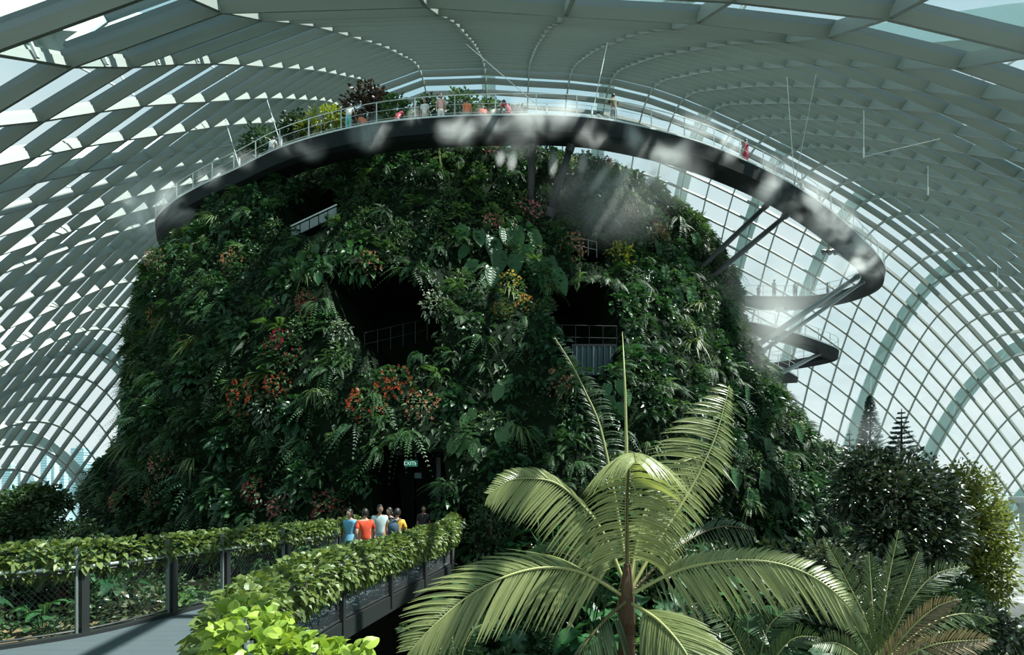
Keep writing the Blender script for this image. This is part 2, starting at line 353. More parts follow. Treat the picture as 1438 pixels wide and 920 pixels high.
# ------------------------------------------------------------------ the city across the bay, seen through the glass at the far left
def tower(px0, px1, py_top, Y, mat, label, floors, cat='building', twist=0):
    x0 = (px0 - CX) / FPX * Y; x1 = (px1 - CX) / FPX * Y; zt = (HY - py_top) / FPX * Y; zb = -12.
    e = empty('office_tower', ((x0 + x1) / 2, Y, zb), label=label, category=cat, group='towers across the bay')
    w = x1 - x0; d = w * .8; h = zt - zb
    mb = MB(); mb.box((0, 0, h / 2), (w * .94, d * .94, h)); mb.build('tower_core', M[mat], e)
    for k in range(floors):
        z = h * (k + .5) / floors; mb = MB(); s = 1 + .07 * math.sin(k * 1.7) * twist
        mb.box((0, 0, z), (w * s, d * s, h / floors * .45)); mb.build('floor_band', M['city_band'], e)
    mb = MB(); mb.box((0, 0, h + 2), (w * .5, d * .5, 5)); mb.build('roof_plant', M['city_band'], e)
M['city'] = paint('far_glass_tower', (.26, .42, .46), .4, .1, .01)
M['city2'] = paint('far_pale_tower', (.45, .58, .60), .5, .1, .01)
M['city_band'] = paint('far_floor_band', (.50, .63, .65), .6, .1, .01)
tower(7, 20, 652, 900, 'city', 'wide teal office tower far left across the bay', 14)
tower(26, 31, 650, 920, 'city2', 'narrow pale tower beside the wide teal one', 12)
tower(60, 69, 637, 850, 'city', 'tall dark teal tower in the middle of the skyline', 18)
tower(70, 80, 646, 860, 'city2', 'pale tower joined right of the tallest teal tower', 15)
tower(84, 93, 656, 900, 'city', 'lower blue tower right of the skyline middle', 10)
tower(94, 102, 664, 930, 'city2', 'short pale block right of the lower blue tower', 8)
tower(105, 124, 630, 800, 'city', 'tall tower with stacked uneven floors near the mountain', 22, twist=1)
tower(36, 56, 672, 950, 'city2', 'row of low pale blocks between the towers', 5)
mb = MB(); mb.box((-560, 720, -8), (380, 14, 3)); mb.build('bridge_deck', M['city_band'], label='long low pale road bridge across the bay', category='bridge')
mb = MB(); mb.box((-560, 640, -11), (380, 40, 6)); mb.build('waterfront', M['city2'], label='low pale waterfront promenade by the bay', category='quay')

# ------------------------------------------------------------------ terrace wall and ledge at the far right
def terrace():
    e = empty('terrace', (0, 0, 0), label='pale concrete terrace with railing at far right edge', category='terrace')
    mb = MB(); mb.box((52.3, 45, -5.0), (14, 1.6, 8)); mb.build('wall', M['concrete'], e)
    mb = MB(); mb.box((52.2, 45, -.75), (15, 2.4, .5)); mb.build('slab', M['white'], e)
    mb = MB(); mb.box((52.2, 44.0, .55), (15, .08, .08)); mb.build('handrail', M['steel_grey'], e)
    for k in range(20):
        mb = MB(); mb.box((44.8 + k * .75, 44.0, 0), (.06, .06, 1.1)); mb.build('baluster', M['steel_grey'], e)
terrace()
# ------------------------------------------------------------------ the planted mountain
MZ = np.array([-9.5, -4, 0, 2, 6.5, 11, 14, 17, 19.5, 21.5, 22.8])
UL = np.array([-.80, -.80, -.80, -.79, -.755, -.735, -.70, -.655, -.60, -.50, -.36])
UR = np.array([.645, .645, .635, .615, .54, .465, .43, .40, .385, .33, .24])
YF = np.array([18.3, 18.8, 19.3, 20.2, 22.6, 25.6, 27.4, 29.2, 30.5, 31.8, 34.5])
MYC, PAR = 45.5, []
for zz, ul, ur, yf in zip(MZ, UL, UR, YF):
    ry = MYC - yf; xc, rx = 0., 20.
    for _ in range(60):      # ellipse tangent to both sight lines
        a = math.sqrt(rx * rx + ul * ul * ry * ry) + ul * MYC; b = ur * MYC - math.sqrt(rx * rx + ur * ur * ry * ry)
        xc = (a + b) / 2
        ra = (xc - ul * MYC) ** 2 - ul * ul * ry * ry; rb_ = (ur * MYC - xc) ** 2 - ur * ur * ry * ry
        rx = math.sqrt(max(4, (ra + rb_) / 2))
    PAR.append((xc, rx, ry))
PAR = np.array(PAR)
def hnoise(a, z):
    return (.9 * math.sin(3.1 * a + .25 * z) + .6 * math.sin(7.3 * a - .45 * z + 1.3) + .5 * math.sin(13 * a + .8 * z + .4) + .35 * math.sin(.95 * z + 5 * a)) * .45
def in_poly(x, y, P):
    c = False; n = len(P)
    for i in range(n):
        (x1, y1), (x2, y2) = P[i], P[(i + 1) % n]
        if (y1 > y) != (y2 > y) and x < (x2 - x1) * (y - y1) / (y2 - y1) + x1: c = not c
    return c
CAVES = [([(462, 395), (490, 372), (560, 375), (608, 400), (618, 450), (606, 500), (560, 520), (520, 535), (508, 490), (470, 450)], 6.0),     # large dark opening
         ([(772, 425), (800, 392), (850, 400), (874, 430), (872, 520), (830, 530), (795, 520), (768, 470)], 5.0),                          # opening with the curtain
         ([(385, 320), (400, 285), (440, 262), (475, 270), (478, 300), (440, 330)], 4.0),                                                  # upper left gallery
         ([(526, 650), (545, 630), (580, 640), (618, 640), (622, 780), (526, 780)], 6.0),                                                   # entrance
         ([(790, 345), (830, 335), (858, 345), (850, 372), (800, 365)], 3.0)]
def cave_depth(px, py):
    return max([d for P, d in CAVES if in_poly(px, py, P)] or [0])
def mpoint(a, z, carve=True):
    xc, rx, ry = (np.interp(z, MZ, PAR[:, k]) for k in range(3))
    k = 1 + hnoise(a, z) / 22
    p = Vector((xc + rx * k * math.sin(a), MYC - ry * k * math.cos(a), z))     # a = 0 faces the camera
    if carve and p.y < MYC:
        d = cave_depth(*pix(p))
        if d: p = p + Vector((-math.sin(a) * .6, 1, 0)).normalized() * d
    return p
NA = 330
AS = np.concatenate([np.linspace(-1.75, 1.75, NA), np.linspace(1.75, 2 * PI - 1.75, 40)[1:-1]])
ZS = np.concatenate([np.linspace(-9.5, 21.5, 125), np.linspace(21.5, 22.8, 5)[1:]])
V = [tuple(mpoint(a, z)) for z in ZS for a in AS]; n = len(AS); Q = []
for j in range(len(ZS) - 1):
    for i in range(n): Q.append((j * n + i, j * n + (i + 1) % n, (j + 1) * n + (i + 1) % n, (j + 1) * n + i))
tc = len(V); cap = []
V.append((PAR[-1, 0], MYC, 23.4)); b = (len(ZS) - 1) * n
cap = [(b + i, b + (i + 1) % n, tc, tc) for i in range(n)]
mount = empty('wall_mountain', kind='structure', label='tall planted mountain inside the conservatory')
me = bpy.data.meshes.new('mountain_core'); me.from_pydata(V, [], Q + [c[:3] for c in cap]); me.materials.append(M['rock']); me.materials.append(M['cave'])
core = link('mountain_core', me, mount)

# ---- leaf and plant prototypes.  Wall plants: local -Y points away from the wall, +Z is up
def blade(mb, base, d, side, L, W, droop=.3, rows=4, fold=.25, shape='leaf', mi=0):
    """one leaf: a folded strip that bends towards the ground"""
    base = Vector(base); d = Vector(d).normalized(); side = Vector(side); side = (side - d * side.dot(d)).normalized(); nrm = side.cross(d)
    if nrm.z < 0: nrm = -nrm
    prof = {'leaf': [.12, .75, 1, .78, .0], 'heart': [.55, 1, .92, .6, .0], 'strap': [.8, 1, .95, .7, .0], 'lance': [.2, .8, 1, .6, 0]}[shape]
    V = []
    for r in range(rows + 1):
        t = r / rows; w = np.interp(t, np.linspace(0, 1, len(prof)), prof) * W / 2
        c = base + d * (L * t) + Vector((0, 0, -1)) * (droop * L * t * t)
        up = nrm * fold * w
        if w < 1e-4: w = W * .03
        V += [c - side * w + up, c, c + side * w + up]
    F = []
    for r in range(rows):
        k = r * 3; F += [(k, k + 1, k + 4, k + 3), (k + 1, k + 2, k + 5, k + 4)]
    mb.add(V, F, mi)
def rand_dir(up=.2, spread=1.0, out=1.0):
    a = random.uniform(-1.25, 1.25) * spread
    return Vector((math.sin(a), -math.cos(a) * out, random.uniform(-.5, .9) * .8 + up))
def frond(mb, base, d, L, droop, npin, pl, taper=.9, mi=0, steps=10, lift=.0):
    """fern frond: midrib with paired diamond pinnae"""
    base = Vector(base); d = Vector(d).normalized(); side = d.cross(Vector((0, 0, 1)));
    side = side.normalized() if side.length > .01 else Vector((1, 0, 0)); side.rotate(Matrix.Rotation(random.uniform(-.5, .5), 3, d))
    pos = lambda t: base + d * (L * t) + Vector((0, 0, -1)) * (droop * L * t * t)
    for k in range(npin):
        t = .12 + .88 * (k + .5) / npin; c = pos(t); tg = (pos(min(1, t + .05)) - pos(t - .05)).normalized()
        l = pl * (math.sin(min(1, t * 1.25 + .1) * PI * .62) if t < .6 else (1 - t) / .4 * .8 + .2 * (1 - t)) + pl * .1
        w = L / npin * .62
        for s in (-1, 1):
            q = (side * s + tg * .35 + Vector((0, 0, -.22))).normalized()
            mb.add([c - tg * w * .3, c + q * l * .45 - tg * w * .5, c + q * l, c + q * l * .45 + tg * w * .6], [(0, 1, 2, 3)], mi)
def p_fern(mat, nf=13, npin=15, L=.95, pl=.17, droop=.75):
    mb = MB()
    for _ in range(nf): frond(mb, (random.uniform(-.12, .12), 0, random.uniform(-.1, .1)), rand_dir(.35), L * random.uniform(.7, 1.1), droop * random.uniform(.7, 1.3), npin, pl)
    return mb.mesh('fern_fronds', mat)
def p_tuft(mat, nl, L, W, R, shape='leaf', droop=.4, rows=3, flat=.7):
    """rounded bush growing off the wall"""
    mb = MB()
    for _ in range(nl):
        a = random.uniform(0, 2 * PI); b = random.uniform(-.25, 1.35); n = Vector((math.cos(a) * math.cos(b), -math.sin(b) - .15, math.sin(a) * math.cos(b)))
        r = R * random.uniform(.55, 1.0); p = Vector((n.x * r, n.y * r * flat, n.z * r))
        d = (n + Vector((random.uniform(-.7, .7), random.uniform(-.4, .2), random.uniform(-.5, .5)))).normalized()
        blade(mb, p, d, Vector((random.uniform(-1, 1), random.uniform(-1, 1), random.uniform(-.3, .3))), L * random.uniform(.7, 1.2), W * random.uniform(.8, 1.2), droop, rows, .25, shape)
    return mb
def p_strap(mat, nl=34, L=1.1, W=.06, droop=1.1):
    mb = MB()
    for _ in range(nl):
        d = rand_dir(.55, 1.1); blade(mb, (random.uniform(-.06, .06), 0, 0), d, d.cross(Vector((0, 0, 1))), L * random.uniform(.6, 1.1), W, droop * random.uniform(.7, 1.3), 5, .2, 'strap')
    return mb.mesh('strap_leaves', mat)
def flowers(mb, n, R, flat, size, mi):
    for _ in range(n):
        a = random.uniform(0, 2 * PI); b = random.uniform(.1, 1.4); q = Vector((math.cos(a) * math.cos(b), -math.sin(b), math.sin(a) * math.cos(b)))
        c = Vector((q.x * R, q.y * R * flat - .05, q.z * R)) * random.uniform(.9, 1.08)
        for k in range(4):
            an = k * PI / 2 + random.random(); e = Vector((math.cos(an), -.5, math.sin(an))) * size; f = Vector((math.cos(an + .8), -.3, math.sin(an + .8))) * size * .8
            mb.add([c, c + e * .6, c + (e + f) * .62, c + f * .6], [(0, 1, 2, 3)], mi)
PROTO = {
    'sword_fern': [p_fern(M['fern']) for _ in range(4)], 'bright_fern': [p_fern(M['fern2'], 12, 14, .9, .16, .7) for _ in range(3)],
    'hanging_fern': [p_fern(M['fern'], 11, 16, 1.25, .12, 1.25) for _ in range(4)],
    'small_leaf_shrub': [p_tuft(None, 190, .15, .085, .52).mesh('leaves', M['shrub']) for _ in range(4)],
    'grey_leaf_shrub': [p_tuft(None, 170, .13, .075, .52).mesh('leaves', M['grey_leaf']) for _ in range(2)],
    'wall_climber': [p_tuft(None, 75, .27, .20, .62, 'heart', .5, 4, .45).mesh('leaves', M['ivy']) for _ in range(4)],
    'strap_leaf_clump': [p_strap(M['strap']) for _ in range(3)],
    'lime_shrub': [p_tuft(None, 150, .17, .09, .52).mesh('leaves', M['lime']) for _ in range(2)],
}
# joined low cover over the whole mountain, behind the plants that can be told apart
def wall_point():
    while True:
        a = random.uniform(-1.6, 1.6); z = random.uniform(-4, 22.3); p = mpoint(a, z, False)
        q = pix(p)
        if p.y > MYC + 2 or cave_depth(*q): continue
        nx, ny = math.sin(a) / max(PAR[5, 1], 1), -math.cos(a) / max(PAR[5, 2], 1)
        return p, Vector((nx, ny, 0)).normalized(), q
cover = MB()
for _ in range(42000):
    p, nr, q = wall_point()
    d = (nr * random.uniform(.3, 1) + Vector((random.uniform(-.9, .9), random.uniform(-.4, .4), random.uniform(-1, .7)))).normalized()
    L = random.uniform(.16, .5); W = L * random.uniform(.3, .6); sd = d.cross(Vector((random.uniform(-.4, .4), random.uniform(-.4, .4), 1))).normalized() * W / 2; b = p + nr * random.uniform(-.1, .25)
    cover.add([b, b + d * L * .5 - sd, b + d * L + Vector((0, 0, -.3 * L)), b + d * L * .5 + sd], [(0, 1, 2, 3)])
cover.build('wall_foliage_cover', M['moss'], mount, kind='stuff')

MARKS = [(335, 372, 'the salmon shrub high on the left face'), (225, 445, 'the orange shrub by the left mountain edge'), (222, 368, 'the salmon spray on the left shoulder'), (404, 490, 'the crimson shrub left of the large cave'),
         (352, 560, 'the red shrub low on the left face'), (160, 560, 'the left mountain edge at mid height'), (150, 690, 'the left foot of the mountain'), (450, 530, 'the grey green bush left of the doorway'), (560, 545, 'the large red shrub under the cave'),
         (535, 440, 'the large dark cave opening'), (715, 402, 'the yellow flowered shrub under the giant leaves'), (705, 345, 'the giant glossy leaves'), (800, 350, 'the small grey railing above the right cave'), (870, 362, 'the lime green bush'),
         (740, 305, 'the foot of the twin struts'), (690, 218, 'the pink shrub under the ring middle'), (240, 655, 'the pale salmon shrub on the left flank'), (365, 690, 'the crimson shrub above the hedge'), (430, 300, 'the upper left gallery railing'),
         (560, 250, 'the ring underside left of the struts'), (330, 270, 'the ring underside at the left'), (860, 235, 'the mist under the ring'), (820, 460, 'the curtained cave opening'), (706, 550, 'the bright heart leaves'), (655, 625, 'the heart leaves above the hedge end'),
         (572, 655, 'the exit sign'), (930, 395, 'the long leaved climber right of the curtain'), (980, 330, 'the strut feet on the right shoulder'), (1060, 600, 'the dark broad leaved climber on the right flank'), (1050, 470, 'the grey strut feet at the right flank'),
         (860, 560, 'the broad leaves beside the palm spear'), (770, 640, 'the left upper palm frond'), (960, 560, 'the tall right palm frond'), (1120, 690, 'the glossy tree at the right'), (930, 700, 'the palm crown'), (480, 700, 'the visitors on the bridge')]
def region(px, py):
    m = min(MARKS, key=lambda t: math.hypot(t[0] - px, t[1] - py)); dx, dy = px - m[0], py - m[1]
    if math.hypot(dx, dy) < 22: return 'right beside ' + m[2]
    return (('right of ' if dx > 0 else 'left of ') if abs(dx) > abs(dy) else ('below ' if dy > 0 else 'above ')) + m[2]
LOOK = {'sword_fern': ('dark green arching fern', 'fern'), 'bright_fern': ('bright green arching fern', 'fern'), 'hanging_fern': ('long drooping dark fern', 'fern'),
        'small_leaf_shrub': ('small leaved green shrub', 'shrub'), 'grey_leaf_shrub': ('pale grey green shrub', 'shrub'), 'wall_climber': ('glossy heart leaved climber', 'climber'),
        'strap_leaf_clump': ('pale strap leaved clump', 'clump'), 'lime_shrub': ('yellow green leafy shrub', 'shrub')}
def plant(kind, p, nr, q, s, proto=None):
    me = random.choice(PROTO[kind])
    yaw = math.atan2(nr.x, -nr.y)
    reg = region(*q); nm, cat = LOOK[kind]
    return link(kind, me, None, p, (random.uniform(-.25, .25), random.uniform(-.35, .35), yaw + random.uniform(-.4, .4)), (s * random.uniform(.85, 1.15), s, s * random.uniform(.85, 1.15)),
                label=nm + ' ' + reg, category=cat, group=nm + 's ' + reg)
COUNT = {'sword_fern': 290, 'hanging_fern': 280, 'small_leaf_shrub': 270, 'wall_climber': 260, 'bright_fern': 150, 'grey_leaf_shrub': 45, 'strap_leaf_clump': 60}
spots = []
for kind, num in COUNT.items():
    got = 0
    while got < num:
        best = None
        for _ in range(6):                     # keep plants spread out
            c = wall_point()
            if not (100 < c[2][0] < 1230 and 195 < c[2][1] < 800): continue
            # right half is mostly long ferns and broad leaves, left half ferns and shrubs
            if kind == 'bright_fern' and c[2][0] > 620 and random.random() < .5: continue
            if kind == 'grey_leaf_shrub' and not (380 < c[2][0] < 520 and c[2][1] > 430) and random.random() < .7: continue
            m = min([(c[0] - s).length for s in spots[-400:]] or [9])
            if best is None or m > best[0]: best = (m, c)
        if best is None: continue
        p, nr, q = best[1]; spots.append(p); plant(kind, p + nr * .05, nr, q, random.uniform(.85, 1.5)); got += 1

def on_wall(px, py):
    """where the sight line through a pixel meets the mountain (found by stepping along it)"""
    prev = None
    for Y in np.arange(15, 46, .05):
        p = at(px, py, Y); xc, rx, ry = (np.interp(p.z, MZ, PAR[:, k]) for k in range(3))
        a = math.atan2((p.x - xc) / rx, (MYC - p.y) / ry); k = 1 + hnoise(a, p.z) / 22
        if math.hypot((p.x - xc) / rx, (MYC - p.y) / ry) < k:
            return p, Vector((math.sin(a) / rx, -math.cos(a) / ry, 0)).normalized()
    return at(px, py, 30), Vector((0, -1, 0))
# flowering plants that stand out
def flowering(px, py, size, pet, label, base='shrub', n=46, fs=.055, name='flowering_shrub', cat='shrub'):
    p, nr = on_wall(px, py); e = empty(name, p - nr * -.1, math.atan2(nr.x, -nr.y), label=label, category=cat); e.scale = (size,) * 3
    link('foliage', p_tuft(None, 130, .16, .085, .5).mesh('foliage', M[base]), e)
    mb = MB(); flowers(mb, n, .56, .75, fs, 0); mb.build('blossom', M[pet], e)
for a in [(335, 372, 1.5, 'salmon', 'salmon flowered shrub high on the left face'), (225, 445, 1.2, 'orange', 'orange flowered shrub near the left edge of the mountain'),
          (222, 368, 1.2, 'salmon', 'salmon flowered spray hanging off the left shoulder'), (404, 490, 1.5, 'magenta', 'crimson flowered shrub left of the large cave opening'),
          (265, 488, .9, 'magenta', 'small crimson flower tuft on the left face'), (352, 560, 1.6, 'red', 'red flowered shrub low on the left face'),
          (395, 545, 1.2, 'red', 'red flowered shrub beside the grey green bush'), (520, 570, 1.5, 'red', 'red flowered shrub left above the doorway'),
          (560, 545, 1.6, 'red', 'large red flowered shrub under the cave opening'), (596, 575, 1.4, 'salmon', 'orange red flowered shrub above the exit sign'),
          (715, 402, 1.2, 'yellow', 'yellow flowered shrub under the giant leaves'), (735, 432, 1.0, 'orange', 'orange flowered shrub right below the yellow one'),
          (705, 440, .9, 'orange', 'orange flowered tuft between yellow shrub and ferns'), (785, 540, 1.2, 'salmon', 'salmon flowered shrub right of the heart leaves'),
          (800, 350, 1.5, 'salmon', 'salmon flowered shrub by the small gallery railing'), (920, 333, 1.3, 'red', 'red flowered shrub right of the lime bush'),
          (740, 305, 1.5, 'pink', 'pink flowered shrub at the foot of the twin struts'), (690, 318, 1.0, 'pink', 'small pink flowered shrub above the giant leaves'),
          (690, 218, 1.2, 'pink', 'pink flowered shrub right under the ring walkway'), (240, 655, 1.5, 'salmon', 'pale salmon flowered shrub low on the left flank'),
          (180, 705, 1.3, 'red', 'red dotted shrub above the left hedge end'), (225, 700, 1.1, 'salmon', 'salmon shrub behind the left hedge'),
          (365, 690, 1.2, 'magenta', 'crimson shrub above the hedge middle'), (400, 715, 1.1, 'pink', 'pink flowered shrub just above the hedge'),
          (466, 712, 1.3, 'magenta', 'dark crimson shrub left of the visitors'), (845, 235, 1.2, 'pink', 'pink flowered shrub in the mist under the walkway'),
          (520, 375, 1.2, 'salmon', 'salmon flowered tuft at the top of the cave opening'), (435, 430, 1.1, 'magenta', 'crimson berries left of the cave opening'),
          (1095, 560, 1.2, 'salmon', 'salmon flowered tuft on the right flank'), (880, 300, 1.2, 'salmon', 'salmon flowered spray right of the struts')]:
    flowering(*a)
flowering(870, 362, 1.7, 'yellow', 'yellow green leafy bush above the curtained opening', 'lime', 14, .05, 'lime_bush')
flowering(612, 432, 1.3, 'white_petal', 'white flowered trailing shrub at the right edge of the large cave', 'grey_leaf', 50, .035)
flowering(890, 395, 1.2, 'white_petal', 'pale silvery shrub under the lime bush', 'grey_leaf', 40, .03)

# giant climbers whose leaves can be told apart: every leaf is a part
def leaf_mesh(kind, L, W, rows=7):
    mb = MB(); prof = [(t, np.interp(t, [-.16, -.10, .05, .22, .42, .62, .82, 1], [0, .30, .78, 1, .93, .70, .36, .02])) for t in np.linspace(-.16, 1, 17)]
    V = []; F = []
    for ri, (t, w) in enumerate(prof):
        rib = .016 * L * (ri % 2); x = w * W / 2; sag = -.22 * L * max(t, 0) ** 2
        V += [(-x, -.06 * L * w + sag * -.2, -L * t + 0), (-x * .5, rib, -L * t - .05 * L * w), (0, .02 * L, -L * t), (x * .5, rib, -L * t - .05 * L * w), (x, -.06 * L * w, -L * t)]
    for r in range(len(prof) - 1):
        for k in range(4): F.append((r * 5 + k, r * 5 + k + 1, r * 5 + k + 6, r * 5 + k + 5))
    # lobes left and right of the stalk
    for s in (-1, 1):
        V += [(s * W * .12, 0, .02 * L), (s * W * .30, 0, .16 * L), (s * W * .44, -.03 * L, .06 * L), (s * W * .42, -.04 * L, -.08 * L), (s * W * .15, 0, -.06 * L)]
        b = len(V) - 5; F.append((b, b + 1, b + 2, b + 3, b + 4))
    mb.add(V, F); me = mb.mesh('giant_leaf', M[kind], False); return me
LEAFM = {k: leaf_mesh(k, 1, .72) for k in ('philo', 'heart')}
def climber(label, leaves, kind='philo', name='philodendron'):
    p0, n0 = on_wall(*leaves[0][:2]); e = empty(name, p0 + n0 * .2, label=label, category='climber')
    for k, (px, py, hpx, tilt) in enumerate(leaves):
        p, nr = on_wall(px, py); L = hpx / FPX * p.y * .80
        o = link('leaf', LEAFM[kind], e, p + nr * random.uniform(.35, .7) - e.location + Vector((0, 0, 0)), (random.uniform(-.35, .1), tilt, math.atan2(nr.x, -nr.y) + random.uniform(-.4, .4)), (L, L, L))
        mb = MB(); q = Vector((random.uniform(-.1, .1), .5, .15)); mb.tube([q, Vector((0, .2, .2)), (0, 0, 0)], .02, 4); mb.build('stalk', M['rachis'], o)
climber('giant glossy climber with broad ribbed leaves between the caves',
        [(685, 312, 28, 0), (652, 328, 34, .35), (672, 335, 34, -.1), (692, 340, 46, .1), (720, 332, 46, -.1), (745, 335, 36, -.4), (664, 375, 34, .3), (690, 385, 40, .1), (722, 366, 40, 0), (748, 372, 48, -.15),
         (765, 370, 48, -.2), (775, 385, 50, -.3), (705, 330, 30, 0), (735, 352, 40, -.2), (655, 352, 30, .4), (760, 395, 40, -.2), (680, 400, 26, .2), (700, 362, 42, .1)])
climber('pair of bright heart shaped leaves hanging below the ferns', [(706, 540, 36, .05), (700, 548, 30, .3), (712, 532, 28, -.3)], 'heart')
climber('bright heart leaf and dark companion near the left of centre', [(664, 580, 26, .1), (655, 588, 22, .4)], 'heart')
climber('large heart leaves hanging above the hedge end', [(650, 615, 40, .1), (665, 622, 36, -.2), (640, 622, 30, .4)], 'heart')
climber('single large heart leaf right of the doorway ivy', [(704, 605, 38, 0), (712, 598, 28, -.3)], 'heart')
climber('long leaved climber right of the curtained opening',
        [(905, 385, 40, .2), (925, 380, 46, -.2), (945, 390, 50, -.4), (960, 410, 46, -.3), (900, 410, 36, .1), (935, 412, 44, -.2), (915, 345, 34, .3), (940, 352, 38, -.3), (955, 370, 36, -.5), (970, 440, 40, -.2), (965, 335, 30, -.4)])
climber('broad leaved climber in cave shade beside the palm spear', [(845, 545, 26, .2), (860, 540, 28, -.2), (850, 560, 30, .1), (872, 552, 28, -.1), (862, 570, 28, 0)])
climber('dark broad leaved climber on the right flank',
        [(1030, 545, 36, .2), (1055, 560, 40, -.2), (1040, 590, 40, .1), (1075, 585, 36, -.3), (1060, 620, 40, 0), (1030, 625, 36, .3), (1090, 640, 40, -.1), (1020, 660, 40, .2), (1060, 665, 46, 0), (1100, 600, 34, -.4), (1045, 690, 40, .1)])
climber('pale leaved climber high on the left face', [(430, 360, 24, .2), (450, 352, 24, -.2), (440, 378, 24, .1), (465, 366, 24, -.3), (425, 385, 22, .3), (410, 420, 20, 0), (455, 392, 22, -.1), (480, 350, 22, -.3)])
climber('glossy leaf cluster on the upper left shoulder', [(310, 320, 22, .2), (325, 330, 22, -.1), (285, 350, 22, .3), (300, 345, 20, 0), (340, 310, 20, -.2)])
# ------------------------------------------------------------------ walkways
def catmull(P, n=8):
    P = [Vector(p) for p in P]; out = []
    for i in range(len(P) - 1):
        a, b, c, d = P[max(i - 1, 0)], P[i], P[i + 1], P[min(i + 2, len(P) - 1)]
        for k in range(n):
            t = k / n; out.append(.5 * ((2 * b) + (c - a) * t + (2 * a - 5 * b + 4 * c - d) * t * t + (3 * b - a - 3 * c + d) * t ** 3))
    out.append(P[-1]); return out
def resample(P, step):
    L = [0]
    for a, b in zip(P, P[1:]): L.append(L[-1] + (b - a).length)
    n = max(2, int(round(L[-1] / step))); out = []
    for k in range(n + 1):
        s = L[-1] * k / n; i = min(int(np.searchsorted(L, s, 'right')) - 1, len(P) - 2); t = (s - L[i]) / max(1e-9, L[i + 1] - L[i]); out.append(P[i].lerp(P[i + 1], t))
    return out
def frames_along(P, inward):
    fr = []
    for i, p in enumerate(P):
        t = P[min(i + 1, len(P) - 1)] - P[max(i - 1, 0)]; t.z = 0; t.normalize(); n = Vector((-t.y, t.x, 0)) * inward
        fr.append((p, n, Vector((0, 0, 1))))
    return fr
def walkway(name, pts, label, prof, inward=1, width=1.9, post=2.2, thing=True, mat='girder'):
    """pts: outer top edge of the deck; prof: (inward offset, height) ring of the girder section"""
    P = resample(catmull(pts), .5); fr = frames_along(P, inward)
    e = empty(name, P[0], label=label, category='walkway')
    loc = lambda q: q - P[0]
    f2 = [(loc(o), a, b) for o, a, b in fr]
    mb = MB(); mb.sweep(f2, prof); mb.build('girder', M[mat], e)
    mb = MB(); mb.sweep(f2, [(-.02, 0), (-.02, -.09), (.05, -.09), (.05, 0)]); mb.build('edge_strip', M['rail'], e)
    mb = MB(); mb.sweep([(o + a * .05, a, b) for o, a, b in f2], [(0, .02), (width - .1, .02), (width - .1, -.05), (0, -.05)]); mb.build('deck', M['deck'], e)
    for side, off in (('outer', .06), ('inner', width - .06)):
        for h, r in ((1.12, .024), (.62, .012), (.15, .012)):
            mb = MB(); mb.tube([o + a * off + b * h for o, a, b in f2], r, 5); mb.build('handrail' if h > 1 else 'mid_rail', M['rail'], e)
        Q = resample([o + a * off for o, a, b in f2], post)
        for q in Q:
            mb = MB(); mb.box((q.x, q.y, q.z + .56), (.05, .05, 1.12)); mb.build('rail_post', M['rail'], e)
    return e, P, fr
RH = 20.4
ring_pts = [(-28.8, 47, RH), (-28.9, 43, RH), (-27.2, 39.0, RH), (-24.2, 36.3, RH), (-20.9, 34.2, RH), (-17.5, 32.4, RH), (-13.4, 30.2, RH), (-8.7, 28.6, RH), (-4.5, 27.9, RH), (0, 27.7, RH), (3.5, 27.8, RH), (6.6, 28.4, RH), (10.8, 29.8, RH), (14.5, 31.6, RH), (18, 33.6, RH),
            (21.4, 35.9, RH), (25.2, 38.8, RH), (28.7, 41.7, RH), (32.2, 44.8, RH), (34.7, 47.6, RH), (35.8, 50.4, RH), (34.9, 53.2, RH), (32, 55.2, RH), (28, 55.5, RH), (22, 55.2, RH), (15, 54, RH)]
RING, RP, RF = walkway('ring_walkway', ring_pts, 'dark curved ring walkway sweeping around the mountain top',
                       [(0, 0), (.12, -.85), (.5, -.9), (1.75, -.55), (1.9, -.1), (1.9, 0)])
low_pts = [(19, 42.5, 14.3), (25, 45.6, 14.2), (29.5, 48.3, 14.0), (32, 50.2, 13.9), (32.6, 51.8, 13.8), (31, 53.2, 13.6), (27.5, 54.6, 13.3), (22, 55.5, 13)]
walkway('lower_walkway', low_pts, 'lower grey walkway with pointed turn beside the right flank', [(0, 0), (.1, -.7), (.4, -.75), (1.5, -.5), (1.7, -.1), (1.7, 0)], 1, 1.7)
walkway('lowest_walkway', [(19, 44.5, 11.6), (25, 48, 11.6), (28.5, 51, 11.4)], 'short lowest walkway stub slanting out of the right flank', [(0, 0), (.1, -.6), (1.5, -.45), (1.6, 0)], 1, 1.6)
# struts carrying the walkways
def strut(a, b, r, label, mat='steel_dark', name='walkway_strut'):
    a, b = Vector(a), Vector(b); e = empty(name, b, label=label, category='strut')
    mb = MB(); mb.tube([a - b, (a - b) * .5, Vector((0, 0, 0))], [r, r * 1.15, r], 10); mb.build('tube', M[mat], e, True)
    d = (a - b).normalized(); mb = MB(); mb.tube([Vector((0, 0, 0)) - d * .1, d * .35], r * 1.6, 10); mb.build('foot_collar', M[mat], e)
    mb = MB(); mb.tube([(a - b) - d * .35, (a - b)], r * 1.35, 10); mb.build('head_collar', M[mat], e)
strut(at(747, 203, 28.9), at(745, 302, 29.9), .19, 'vertical dark strut under the middle of the ring walkway')
strut(at(802, 204, 28.9), at(771, 302, 29.9), .19, 'leaning dark strut right of the vertical one')
strut(at(1077, 288, 35.2), at(974, 386, 33.8), .16, 'long dark strut from ring walkway to right shoulder, inner one')
strut(at(1106, 301, 36.8), at(984, 402, 34.0), .17, 'long dark strut from ring walkway to right shoulder, outer one')
strut(at(1205, 388, 47.0), at(1062, 486, 38.5), .21, 'thick grey strut holding the walkway tip, upper of two', 'steel_grey')
